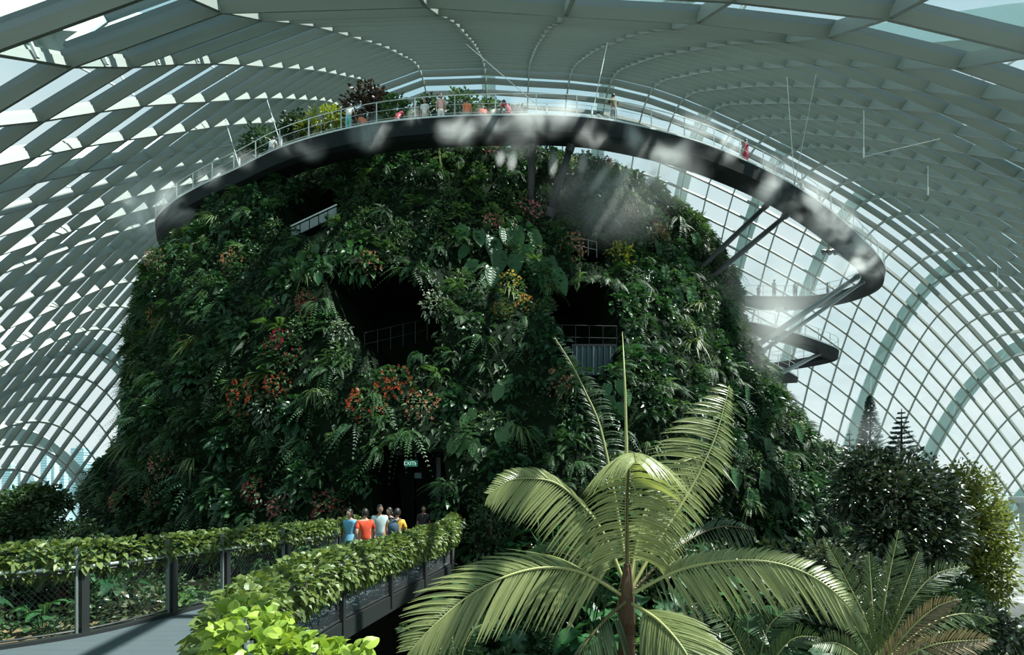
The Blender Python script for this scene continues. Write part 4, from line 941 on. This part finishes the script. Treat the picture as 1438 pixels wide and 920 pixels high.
mb = MB(); mb.sweep([(p - o_, n, u) for p, n, u in frames_along(Lc, -1)], [(-.05, .06), (-.05, -.28), (.10, -.28), (.10, .06)]); mb.build('edge_beam', M['steel_dark'], br)
mb = MB(); mb.sweep([(p - o_, n, u) for p, n, u in frames_along(Rc, -1)], [(-.05, .06), (-.05, -.28), (.10, -.28), (.10, .06)]); mb.build('edge_beam', M['steel_dark'], br)

def barrier(name, P, label, posts, rail_h, post_top, lean=1):
    e = empty(name, P[len(P) // 2], label=label, category='railing'); o = e.location
    mb = MB(); mb.tube([p - o + Vector((0, 0, rail_h)) for p in P], .03, 8); mb.build('handrail', M['rail'], e, True)
    mb = MB(); mb.tube([p - o + Vector((0, 0, .1)) for p in P], .02, 6); mb.build('bottom_rail', M['steel_dark'], e)
    mb = MB(); mb.tube([p - o + Vector((0, 0, post_top - .45)) for p in P], .02, 6); mb.build('trellis_rail', M['steel_dark'], e)
    idx = [min(range(len(P)), key=lambda i: (P[i] - Vector((x, y, DECK))).length) for x, y in posts]
    for i in idx:
        p = P[i] - o; t = (P[min(i + 1, len(P) - 1)] - P[max(0, i - 1)]).normalized(); rz = math.atan2(t.y, t.x)
        mb = MB(); mb.box((p.x, p.y, p.z + post_top / 2 - .1), (.03, .07, post_top + .1), rz); mb.build('slim_post', M['steel_grey'], e)
        q = p + t * .1; mb = MB(); mb.box((q.x, q.y, q.z + rail_h / 2 - .12), (.10, .16, rail_h + .1), rz); mb.build('thick_post', M['steel_dark'], e)
    # woven wire mesh panels between the posts
    for a, b in zip(idx, idx[1:]):
        seg = [P[i] - o for i in range(min(a, b), max(a, b) + 1)]; Ls = [0]
        for u, v in zip(seg, seg[1:]): Ls.append(Ls[-1] + (v - u).length)
        def pt(s, h):
            s = min(max(s, 0), Ls[-1]); i = min(max(int(np.searchsorted(Ls, s, 'right')) - 1, 0), len(seg) - 2); return seg[i].lerp(seg[i + 1], (s - Ls[i]) / max(1e-9, Ls[i + 1] - Ls[i])) + Vector((0, 0, h))
        mb = MB(); h0, h1 = .1, rail_h - .02; step = .075
        for dr in (-1, 1):
            s = -(h1 - h0)
            while s < Ls[-1] + (h1 - h0):
                a0, a1 = s, s + dr * (h1 - h0) * .75; lo, hi = 0., 1.
                def tt(v): return (v - a0) / (a1 - a0)
                r = sorted((tt(0), tt(Ls[-1]))); lo, hi = max(0, r[0]), min(1, r[1])
                if hi - lo > .03: mb.tube([pt(a0 + (a1 - a0) * lo, h0 + (h1 - h0) * lo), pt(a0 + (a1 - a0) * hi, h0 + (h1 - h0) * hi)], .0022, 3, cap=False)
                s += step
        mb.build('wire_mesh', M['steel_dark'], e, kind='stuff')
    return e
barrier('bridge_railing', Lc, 'left bridge railing with wire mesh and round handrail', [(-11.2, 5.2), (-9.2, 6.5), (-7.0, 8.3), (-6.5, 9.65), (-6.2, 10.8), (-5.6, 12.6), (-5.1, 14.6), (-4.9, 16.8), (-4.85, 19)], 1.12, 1.5)
barrier('bridge_railing', Rc, 'right bridge railing mostly hidden by the vine hedge', [(-2.0, 19), (-1.97, 16.3), (-2.3, 13.6), (-2.7, 11.2), (-3.05, 9), (-3.3, 7), (-3.15, 5.4), (-2.5, 4.1)], 1.05, 1.15)
mb = MB(); c_ = at(287, 905, 5.0); mb.tube([c_ + Vector((.25, .2, .25)), c_ + Vector((.08, .08, .21)), c_ + Vector((-.03, 0, .10)), c_ + Vector((-.08, -.05, -.1)), c_ + Vector((-.08, -.08, -1.2))], .028, 8)
mb.build('curved_handrail', M['steel_dark'], smooth=True, label='curved black handrail end in front of the bright leaves', category='handrail')

def hedge(name, P, z0, z1, thick, n, L, W, mats, label, seed, size_at=None, cols=None):
    """leafy band along a path: leaves on the outside of a rounded section; the largest in view are parts of their own"""
    rs = random.Random(seed); e = empty(name, P[len(P) // 2], label=label, category='hedge'); o = e.location; leaves = []
    for _ in range(n):
        i = rs.randrange(len(P) - 1); p = P[i].lerp(P[i + 1], rs.random()); t = (P[i + 1] - P[i]).normalized(); nn_ = Vector((-t.y, t.x, 0)); a = rs.uniform(0, 2 * PI)
        bump = 1 + .10 * math.sin(i * .55 + seed) * math.sin(i * .23); r = rs.uniform(.75, 1.08)
        zc, hz = (z0(i / len(P)) + z1(i / len(P))) / 2, (z1(i / len(P)) - z0(i / len(P))) / 2
        v = nn_ * math.cos(a) * thick / 2 * bump * r + Vector((0, 0, math.sin(a) * hz * r * (bump if math.sin(a) > 0 else 1 + .3 * rs.random())))
        q = Vector((p.x, p.y, zc)) + v; d = (v.normalized() + Vector((rs.uniform(-.8, .8), rs.uniform(-.8, .8), rs.uniform(-.7, .4)))).normalized()
        leaves.append((q, d, Vector((rs.uniform(-1, 1), rs.uniform(-1, 1), rs.uniform(-.4, .4))), L * rs.uniform(.65, 1.25) * (size_at(q) if size_at else 1)))
    leaves.sort(key=lambda l: -(l[3] / max(.5, l[0].y)) if l[0].y > .8 else 0)
    big = [l for l in leaves if l[0].y > .8 and -20 < pix(l[0])[0] < 1458 and pix(l[0])[1] < 935]
    vis = set(id(l) for l in big[:300]); mb = MB()
    for l in leaves:
        if id(l) in vis:
            one = MB(); blade(one, (0, 0, 0), l[1], l[2], l[3], l[3] * W, .3, 4, .3, 'heart'); one.build('leaf', M[mats[0]] if l[0].y < 5.2 else M[mats[1]], e).location = l[0] - o
        else: blade(mb, l[0] - o, l[1], l[2], l[3], l[3] * W, .3, 3, .3, 'heart')
    mb.build('foliage', M[mats[1]], e, kind='stuff')
    mb = MB()
    for k in range(0, len(P) - 3, 3):
        a, b = P[k] - o, P[k + 3] - o; zz = z1(k / len(P)) - .25; mb.tube([Vector((a.x, a.y, z0(k / len(P)) - o.z - .3)), Vector((a.x * .6 + b.x * .4, a.y * .6 + b.y * .4, zz - .3 - o.z)), Vector((b.x, b.y, zz - o.z))], .012, 4)
    mb.build('vine_stem', M['bark'], e)
off = lambda P, d: [p + n * d for p, n, u in frames_along(P, 1)]
hedge('vine_hedge', [p for p in off(Lc, .18) if p.y < 17.2], lambda t: -1.3, lambda t: -.84, .45, 5600, .115, .75, ('hedge', 'hedge'), 'clipped vine hedge along the top of the left railing', 3)
hedge('vine_hedge', [p for p in off(Rc, -.12) if p.y > 4.0], lambda t: -1.75, lambda t: -.80 - .22 * min(1, t * 2.6), .55, 8200, .115, .78, ('hedge', 'hedge'), 'vine hedge over the right railing behind the bright leaves', 5)
hedge('bright_vine', [p for p in off(Rc, -.05) if p.y < 4.1 and p.x < -.9], lambda t: -1.5, lambda t: -.86 - .10 * t, .5, 900, .105, .78, ('hedge_big', 'hedge_big'), 'bright yellow green large leaved vine in the near foreground', 9)

# ------------------------------------------------------------------ palms
def palm_frond(parent, pts, la, lb, LA, LB, n, mat, rmat, W=.045, split=False, droop=.25, r0=.028, bare=.16, vee=None):
    """pts: rachis; la / lb: direction of the two rows of leaflets; split: every leaflet is an object of its own"""
    o = parent.location; P = resample(catmull([Vector(p) for p in pts], 10), .04); N = len(P); P = [p - o for p in P]
    mb = MB(); mb.tube(P, [r0 * (1 - .8 * i / (N - 1)) for i in range(N)], 6); fo = mb.build('frond', M[rmat], parent, True)
    rest = MB()
    for s, (d0, LL) in enumerate(((la, LA), (lb, LB))):
        for k in range(n):
            t = bare + (1 - bare) * (k + .5) / n; i = min(int(t * (N - 1)), N - 2); p = P[i]; tg = (P[i + 1] - P[max(0, i - 1)]).normalized()
            prof = math.sin(min(1, .28 + t * .95) * PI) ** .7 if t > .2 else .75
            prof = max(.28, min(1, 1.25 * math.sin(PI * (.2 + .72 * t)))) * (1 - .25 * max(0, t - .8) / .2)
            d = (Vector(d0(t) if callable(d0) else d0).normalized() + tg * (.35 + .5 * t) + Vector((random.uniform(-.07, .07), random.uniform(-.07, .07), random.uniform(-.07, .07)))).normalized()
            sd = tg - d * tg.dot(d); L = LL * prof * random.uniform(.9, 1.05)
            tgt = MB() if split else rest
            blade(tgt, p if not split else (0, 0, 0), d, sd, L, W * random.uniform(.85, 1.1), droop, 5, .35, 'lance')
            if split: tgt.build('leaflet', M[mat], fo).location = p
    if not split: rest.build('leaflet_row', M[mat], fo, kind='stuff')
    return fo
pc = at(880, 838, 7.0)
PALM = empty('feather_palm', (pc.x, pc.y, terrain(pc.x, pc.y)), label='large feather palm with bright arching fronds in the foreground', category='palm')
mb = MB(); hgt = pc.z - PALM.location.z; ring = []
for k in range(25): ring.append((k / 24 * hgt, .125 + .012 * (k % 2) - .02 * k / 24))
mb.tube([Vector((0, 0, z)) for z, r in ring], [r for z, r in ring], 12); mb.build('trunk', M['palm_stem'], PALM, True)
mb = MB(); mb.tube([Vector((0, 0, hgt - .5)), Vector((0, 0, hgt - .1)), Vector((.01, 0, hgt + .45))], [.12, .11, .05], 10); mb.build('crownshaft', M['palm_stem'], PALM, True)
px3 = lambda L: [at(*q) for q in L]
palm_frond(PALM, px3([(876, 838, 7), (822, 806, 6.8), (770, 797, 6.6), (715, 808, 6.4), (660, 836, 6.2), (610, 878, 6.0), (575, 915, 5.9)]), (-.25, -.35, -.95), (-.55, .55, .45), .82, .85, 64, 'palm', 'rachis', .048, True)
palm_frond(PALM, px3([(879, 825, 7.1), (848, 750, 7.3), (817, 709, 7.4), (783, 680, 7.4), (749, 672, 7.3), (716, 675, 7.2), (686, 695, 7.1)]), (-.25, -.25, -.95), (-.35, .3, .85), .72, .42, 64, 'palm', 'rachis', .045)
palm_frond(PALM, px3([(880, 836, 7), (881, 760, 6.95), (881, 700, 6.8), (883, 660, 6.5), (886, 640, 6.1), (890, 636, 5.6), (893, 650, 5.2)]), lambda t: (-1, -.1, -.45 + .4 * t), lambda t: (1, -.1, -.45 + .4 * t), .78, .78, 78, 'palm', 'rachis_dark', .048, False, .6)
palm_frond(PALM, px3([(884, 832, 7.1), (925, 760, 7.3), (968, 690, 7.5), (1000, 625, 7.6), (1016, 575, 7.7), (1024, 542, 7.8)]), (-.8, -.1, -.35), (.35, .1, -.75), .95, .42, 66, 'palm', 'rachis', .045, False, .3)
palm_frond(PALM, px3([(888, 834, 6.9), (950, 802, 6.8), (1010, 789, 6.7), (1070, 788, 6.6), (1120, 800, 6.5), (1165, 826, 6.4), (1212, 872, 6.3)]), (.15, -.3, -1), (.25, .45, .8), .66, .36, 64, 'palm', 'rachis', .048, True)
palm_frond(PALM, px3([(888, 848, 6.8), (925, 872, 6.4), (960, 912, 6.0), (985, 965, 5.8)]), (.7, -.1, .15), (-.5, -.3, -.8), .75, .6, 60, 'palm', 'rachis', .054, False)
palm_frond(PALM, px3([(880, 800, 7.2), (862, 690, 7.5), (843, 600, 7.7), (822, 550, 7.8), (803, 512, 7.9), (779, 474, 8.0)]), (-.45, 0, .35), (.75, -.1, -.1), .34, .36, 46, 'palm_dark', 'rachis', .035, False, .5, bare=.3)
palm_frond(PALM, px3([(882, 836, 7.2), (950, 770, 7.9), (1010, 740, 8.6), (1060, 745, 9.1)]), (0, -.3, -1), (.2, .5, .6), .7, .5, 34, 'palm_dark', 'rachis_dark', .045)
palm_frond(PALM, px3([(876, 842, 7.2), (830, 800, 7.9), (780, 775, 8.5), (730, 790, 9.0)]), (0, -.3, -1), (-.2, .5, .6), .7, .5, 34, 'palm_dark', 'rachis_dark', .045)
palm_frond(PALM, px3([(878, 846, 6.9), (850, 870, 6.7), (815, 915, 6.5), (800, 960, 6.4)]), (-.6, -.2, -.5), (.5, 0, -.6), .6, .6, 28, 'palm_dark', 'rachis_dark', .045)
palm_frond(PALM, px3([(882, 830, 7.1), (905, 720, 7.4), (940, 660, 7.8), (985, 640, 8.2)]), (-.3, -.2, -1), (.4, .3, .4), .9, .5, 60, 'palm', 'rachis', .05)
mb = MB(); mb.tube([at(880, 835, 7.0) - PALM.location, at(880, 640, 7.3) - PALM.location, at(878, 550, 7.4) - PALM.location, at(874, 466, 7.5) - PALM.location], [.028, .024, .018, .004], 6); mb.build('spear_leaf', M['rachis'], PALM, True)

def rosette(name, px, py, Y, fronds, mat, label, LA=.32, W=.03, n=46, cat='cycad'):
    b = at(px, py, Y); e = empty(name, (b.x, b.y, terrain(b.x, b.y)), label=label, category=cat); h = b.z - e.location.z
    mb = MB(); mb.tube([Vector((0, 0, 0)), Vector((0, 0, h * .5)), Vector((0, 0, h))], [.2, .22, .16], 10); mb.build('trunk', M['bark'], e, True)
    for pts, mt in fronds:
        P = [at(x, y, yy) for x, y, yy in pts]; ax = (P[-1] - P[0]); sd = ax.cross(Vector((0, -1, .25))).normalized()
        palm_frond(e, P, tuple(sd * .9 + Vector((0, -.35, .25))), tuple(-sd * .9 + Vector((0, -.35, .25))), LA, LA, n, mt or mat, 'rachis', W, False, .12, .02, .1)
    return e
rosette('cycad', 1232, 935, 8.6, [([(1232, 935, 8.6), (1215, 870, 8.6), (1186, 810, 8.7), (1157, 757, 8.8)], None), ([(1234, 930, 8.7), (1243, 840, 8.8), (1262, 745, 9.0)], None), ([(1234, 930, 8.5), (1275, 850, 8.4), (1312, 808, 8.4), (1358, 795, 8.4)], None),
        ([(1236, 935, 8.4), (1280, 882, 8.2), (1316, 852, 8.1), (1345, 842, 8.0)], 'dry'), ([(1238, 938, 8.3), (1310, 906, 8.0), (1390, 898, 7.8)], 'dry'), ([(1236, 935, 8.7), (1300, 880, 9.0), (1350, 862, 9.2), (1400, 870, 9.3)], None),
        ([(1230, 935, 8.6), (1200, 880, 8.4), (1170, 862, 8.2)], None), ([(1228, 940, 8.4), (1180, 905, 8.0), (1140, 905, 7.8)], None), ([(1232, 930, 8.8), (1225, 850, 9.1), (1220, 775, 9.4)], None), ([(1234, 930, 8.6), (1262, 850, 8.8), (1290, 775, 9.0)], None)],
        'cycad', 'dark green cycad with stiff fronds and a few brown ones')
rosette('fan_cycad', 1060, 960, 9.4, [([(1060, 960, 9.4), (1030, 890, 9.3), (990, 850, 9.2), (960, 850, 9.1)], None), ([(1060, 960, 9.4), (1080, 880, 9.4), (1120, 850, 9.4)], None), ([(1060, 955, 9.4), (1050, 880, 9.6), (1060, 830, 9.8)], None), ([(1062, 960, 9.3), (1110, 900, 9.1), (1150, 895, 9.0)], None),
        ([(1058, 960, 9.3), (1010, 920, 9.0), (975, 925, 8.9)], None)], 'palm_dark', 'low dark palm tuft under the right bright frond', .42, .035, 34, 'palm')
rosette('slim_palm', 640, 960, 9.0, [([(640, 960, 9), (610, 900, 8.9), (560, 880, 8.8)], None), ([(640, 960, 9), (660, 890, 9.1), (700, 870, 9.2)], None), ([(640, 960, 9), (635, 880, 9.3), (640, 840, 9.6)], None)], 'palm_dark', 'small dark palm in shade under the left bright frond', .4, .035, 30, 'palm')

# ------------------------------------------------------------------ trees and shrubs around the bridge
def tree_px(name, px, py_c, rx, rz, Y, mat, n, L, W, label, lobes=7, cat='tree', group=None, seed=1):
    rs = random.Random(seed); c = at(px, py_c, Y); k = Y / FPX; RX, RZ = rx * k, rz * k; bz = terrain(c.x, c.y) if abs(c.x) < 39 else GROUND; H = c.z + RZ - bz
    lb = [(0, 0, (c.z - bz) / H, (RX * .72, RX * .7, RZ * .75))]
    for i in range(lobes):
        a = 2 * PI * i / lobes + rs.random(); lb.append((math.cos(a) * RX * .58, math.sin(a) * RX * .4, (c.z - bz + math.sin(a * 1.0) * RZ * .55) / H, (RX * .45, RX * .45, RZ * .42)))
    return tree(name, (c.x, c.y, bz), H, lb, mat, n, L, W, label, cat, group, .14)
tree_px('glossy_tree', 1258, 712, 88, 100, 15.0, 'magnolia', 9500, .22, .10, 'dark glossy leaved tree at the right beside the cycad', 9, seed=4)
tree_px('olive_green_tree', 1372, 748, 52, 110, 17.0, 'olive', 9000, .18, .07, 'olive green airy tree at the far right', 8, seed=6)
tree_px('dense_bush_tree', 32, 722, 62, 44, 16.5, 'tree', 5200, .2, .1, 'dense dark round tree at the far left behind the hedge', 8, seed=2)
tree_px('dense_bush', 105, 752, 40, 24, 15.0, 'tree', 1200, .15, .08, 'dark bush right of the round tree at far left', 5, 'bush', seed=3)
tree_px('glossy_shrub', 1190, 810, 60, 55, 12.5, 'magnolia', 1800, .16, .08, 'dark shrub behind the cycad and bright frond', 6, 'shrub', seed=8)
tree_px('glossy_shrub', 1330, 870, 50, 60, 12.0, 'tree', 1600, .16, .08, 'dark leafy shrub right of the cycad', 6, 'shrub', seed=9)
tree_px('leafy_shrub', 1290, 822, 62, 48, 16.0, 'tree', 2000, .2, .1, 'dark shrub filling the gap below the glossy tree', 6, 'shrub', seed=21)
tree_px('leafy_shrub', 1352, 850, 44, 40, 15.0, 'shrub', 1500, .18, .09, 'green shrub below the olive green tree', 6, 'shrub', seed=22)
tree_px('leafy_shrub', 1390, 885, 44, 34, 14.0, 'magnolia', 1300, .18, .09, 'dark shrub in the bottom right corner', 5, 'shrub', seed=23)
def conifer(px, py_top, py_bot, wpx, Y, label, n, open_=False):
    t = at(px, py_top, Y); b = at(px, py_bot, Y); e = empty('conifer', (t.x, t.y, GROUND), label=label, category='tree'); H = t.z - GROUND; h0 = b.z - GROUND; W = wpx * Y / FPX / 2
    mb = MB(); mb.tube([Vector((0, 0, 0)), Vector((0, 0, H * .6)), Vector((0, 0, H))], [.2, .12, .02], 7); mb.build('trunk', M['bark'], e)
    mb = MB()
    tiers = 9
    for k in range(n):
        f = (int(random.random() * tiers) + .15 * random.random()) / tiers if open_ else random.random() ** 1.0; z = h0 + (H - h0) * f; R = W * (1 - f) ** (.9 if open_ else .6) * random.uniform(.35, 1.05); a = random.uniform(0, 2 * PI)
        d = Vector((math.cos(a), math.sin(a), random.uniform(.1, .6) if not open_ else random.uniform(-.1, .35))); blade(mb, Vector((math.cos(a) * R * .7, math.sin(a) * R * .7, z + (R * .25 if open_ else 0))), d, Vector((-math.sin(a), math.cos(a), .3)), (.42 if not open_ else .34) * (.3 + .7 * (1 - f)), .14, .1, 2, .2)
    mb.build('needles', M['conifer'], e)
conifer(1222, 556, 660, 44, 33, 'tall dense bluish cypress rising behind the glossy tree', 2400)
conifer(1266, 574, 640, 42, 27, 'spiky open topped conifer right of the cypress', 1100, True)
conifer(1193, 603, 680, 40, 38, 'pale hazy conifer left of the cypress', 1300, True)

# understory: plants rooted in the mound
def g_fern(mat, nf=16, L=1.0, pl=.18):
    mb = MB()
    for _ in range(nf): a = random.uniform(0, 2 * PI); frond(mb, (0, 0, 0), (math.cos(a), math.sin(a), random.uniform(.5, 1.6)), L * random.uniform(.8, 1.2), .8, 15, pl)
    return mb.mesh('fern_fronds', mat)
def g_broad(mat, n=22, L=.42, W=.32, H=.9):
    mb = MB()
    for _ in range(n):
        a = random.uniform(0, 2 * PI); r = random.uniform(.1, .5); z = random.uniform(.3, 1) * H; c = Vector((math.cos(a) * r, math.sin(a) * r, z)); d = Vector((math.cos(a), math.sin(a), random.uniform(-.4, .5)))
        mb.tube([Vector((0, 0, 0)), c * .5 + Vector((0, 0, z * .2)), c], .012, 4, cap=False); blade(mb, c, d, Vector((-math.sin(a), math.cos(a), 0)), L * random.uniform(.7, 1.2), W, .35, 5, .25, 'heart')
    return mb.mesh('broad_leaves', mat)
def g_bush(mat, n=260, L=.16, W=.08):
    mb = MB(); crown(mb, (0, 0, .45), (.6, .6, .55), n, L, W); return mb.mesh('leaves', mat)
GP = {'ground_fern': [g_fern(M['fern']) for _ in range(3)] + [g_fern(M['fern2'])], 'broad_leaf_plant': [g_broad(M['philo']) for _ in range(3)] + [g_broad(M['ivy'])], 'round_bush': [g_bush(M['tree']), g_bush(M['shrub']), g_bush(M['magnolia'])]}
GL = {'ground_fern': ('dark arching fern', 'fern'), 'broad_leaf_plant': ('dark broad leaved plant', 'plant'), 'round_bush': ('dark rounded bush', 'bush')}
GMARKS = [(-9, 9, 'the first left railing post'), (-12, 12, 'the gravel bed behind the left railing'), (-9, 15, 'the far end of the left hedge'), (-14, 17, 'the round tree at far left'), (-.5, 9, 'the right edge of the footbridge'), (-.5, 15, 'the hedge end'),
          (.5, 12, 'the left palm frond'), (1.6, 8.5, 'the palm trunk'), (3, 12, 'the palm crown'), (4.4, 9.5, 'the low dark palm tuft'), (6, 13, 'the right palm frond'), (6.2, 9, 'the cycad'), (9, 12, 'the dark shrub behind the cycad'), (11, 16, 'the glossy tree'),
          (5, 18, 'the right foot of the mountain'), (1.5, 18, 'the mountain foot behind the palm'), (14, 18, 'the olive green tree'), (11, 11, 'the brown cycad frond')]
def g_region(x, y):
    m = min(GMARKS, key=lambda t: math.hypot(t[0] - x, t[1] - y)); dx, dy = x - m[0], y - m[1]
    return (('right of ' if dx > 0 else 'left of ') if abs(dx) > abs(dy) else ('behind ' if dy > 0 else 'in front of ')) + m[2]
def gplant(kind, x, y, s, h=None):
    nm, cat = GL[kind]; z = terrain(x, y) if h is None else h; reg = g_region(x, y)
    return link(kind, random.choice(GP[kind]), None, (x, y, z), (random.uniform(-.1, .1), random.uniform(-.1, .1), random.uniform(0, 6.28)), (s, s, s * random.uniform(.85, 1.2)), label=nm + ' ' + reg, category=cat, group=nm.replace('bush', 'bushe') + 's ' + reg)
num = 0
while num < 300:
    Y = random.uniform(8.5, 20.5); x = random.uniform(-1.2, .70) * Y if random.random() < .25 else random.uniform(-.22, 1.02) * Y
    if -7.2 < x < -1.3 or x < -17 or x > 19: continue
    if x < -7 and (Y < 7.5 or Y > 19): continue
    z = terrain(x, Y)
    if 250 < pix((x, Y, z))[1] < 1150:
        gplant(random.choice(['ground_fern', 'broad_leaf_plant', 'round_bush', 'round_bush']), x, Y, random.uniform(1.2, 2.3) * (1.0 if x > -6 else .5)); num += 1
for _ in range(95):       # planting behind the left railing
    Y = random.uniform(8.5, 19); t = min(Lc, key=lambda p: abs(p.y - Y)).x; gplant(random.choice(['broad_leaf_plant', 'round_bush', 'ground_fern', 'round_bush']), t - random.uniform(.9, 13), Y, random.uniform(.7, 1.2))
for _ in range(45):       # planting under the right edge of the bridge
    Y = random.uniform(5.5, 16); t = min(Rc, key=lambda p: abs(p.y - Y)).x; x = t + random.uniform(.7, 3.2); gplant(random.choice(['broad_leaf_plant', 'ground_fern', 'round_bush']), x, Y, random.uniform(.9, 1.4), max(terrain(x, Y), -4.6 if Y > 8 else -3.9))
tree_px('shade_bush', 690, 745, 45, 40, 17.5, 'tree', 900, .2, .1, 'dark bush at the foot of the mountain right of the hedge', 5, 'bush', seed=12)
mb = MB(); mb.box((-10.9, 10.4, -3.12), (5.4, 2.6, .12), .5); mb.build('gravel_bed', M['gravel'], label='ochre gravel bed seen through the left wire mesh', category='gravel bed')

# ------------------------------------------------------------------ mist from the nozzles on the ring and around the right flank
ico = bpy.data.meshes.new('mist_body'); bm = bmesh.new(); bmesh.ops.create_icosphere(bm, subdivisions=2, radius=1); bm.to_mesh(ico); bm.free()
def mist(c, r, mat, name='mist', rot=(0, 0, 0), label=None):
    me = ico.copy(); me.materials.append(M[mat]); o = link(name, me, None, c, rot, r, kind='stuff', label=label or 'drifting white mist'); return o
for px, py, rx, rz in [(405, 205, 1.0, .6), (437, 202, .9, .9), (545, 170, .9, .6), (575, 163, .8, .5), (665, 175, 1.0, 1.2), (725, 180, 1.6, 1.5), (758, 172, 1.5, .8), (795, 160, 1.0, .6), (880, 190, 1.1, 1.4), (935, 215, 1.3, 1.5),
                       (640, 185, 1.0, .9), (835, 185, 1.2, .8), (520, 190, 1.2, .8), (975, 180, 1.2, 1.0), (1010, 205, 1.2, 1.0), (700, 165, .7, .7), (350, 225, 1.0, .6), (300, 250, 1.0, .7), (250, 285, 2.2, 1.4), (205, 300, 2.4, 1.8)]:
    q = ring_near(px); c = at(px, py, q.y - .35); mist(c, (rx * 1.5, .8, rz * 1.5), 'mist_puff', label='mist puff rolling over the ring walkway edge')
for px, py in [(1085, 255), (1130, 290), (1165, 315), (1200, 340), (1205, 375)]:
    q = ring_near(px); mist(at(px, py, q.y - .2), (2.6, 1.5, 2.2), 'mist_puff', label='mist puff rolling under the ring bend')
for x0, y0, x1, y1 in [(722, 208, 716, 245), (778, 208, 775, 250), (822, 210, 815, 250), (860, 225, 825, 275), (892, 225, 862, 262), (925, 232, 905, 265), (705, 208, 700, 235)]:
    a, b = at(x0, y0, 29.4), at(x1, y1, 30.2); m_ = (a + b) / 2; d = b - a; o = mist(m_, (.42, .42, d.length / 2 * 1.25), 'mist_jet', 'mist_jet', label='mist jet spraying down under the ring walkway'); o.rotation_euler = d.to_track_quat('Z', 'Y').to_euler()
mist(at(850, 285, 29.0), (5.0, 2.0, 3.4), 'haze_low', 'mist_bank', label='mist bank drifting under the ring middle')
mist(at(940, 250, 29.6), (3.0, 1.6, 2.4), 'haze_low', 'mist_bank', label='mist bank under the right part of the ring')
mist(at(1062, 450, 33), (4.0, 3.5, 6.5), 'haze_low', 'mist_bank', label='white mist hugging the right flank beside the lower walkways')
mist(at(1110, 430, 46), (7, 5, 6), 'haze', 'mist_bank', label='thin mist around the lower walkways')
mist(at(1205, 360, 46), (4, 3, 3), 'haze', 'mist_bank', label='thin mist around the ring bend')
mist(at(1130, 270, 36), (5, 2, 2.5), 'haze', 'mist_bank', label='thin mist above the right part of the ring')
mist(at(215, 290, 36), (4, 2.5, 2.5), 'haze_low', 'mist_bank', label='mist bank at the left end of the ring')
mist(at(1400, 820, 30), (8, 6, 4), 'haze_low', 'mist_bank', label='low mist over the paving at far right')
mist(at(1215, 610, 29), (3, 1.5, 2), 'haze', 'mist_bank', label='thin mist in front of the conifers')
tree_px('dense_bush', 15, 790, 66, 34, 13.5, 'tree', 1800, .18, .09, 'dark low bush under the round tree at far left', 6, 'bush', seed=31)
tree_px('dense_bush', 85, 790, 50, 30, 13.0, 'shrub', 1400, .18, .09, 'green low bush behind the first left railing post', 5, 'bush', seed=32)
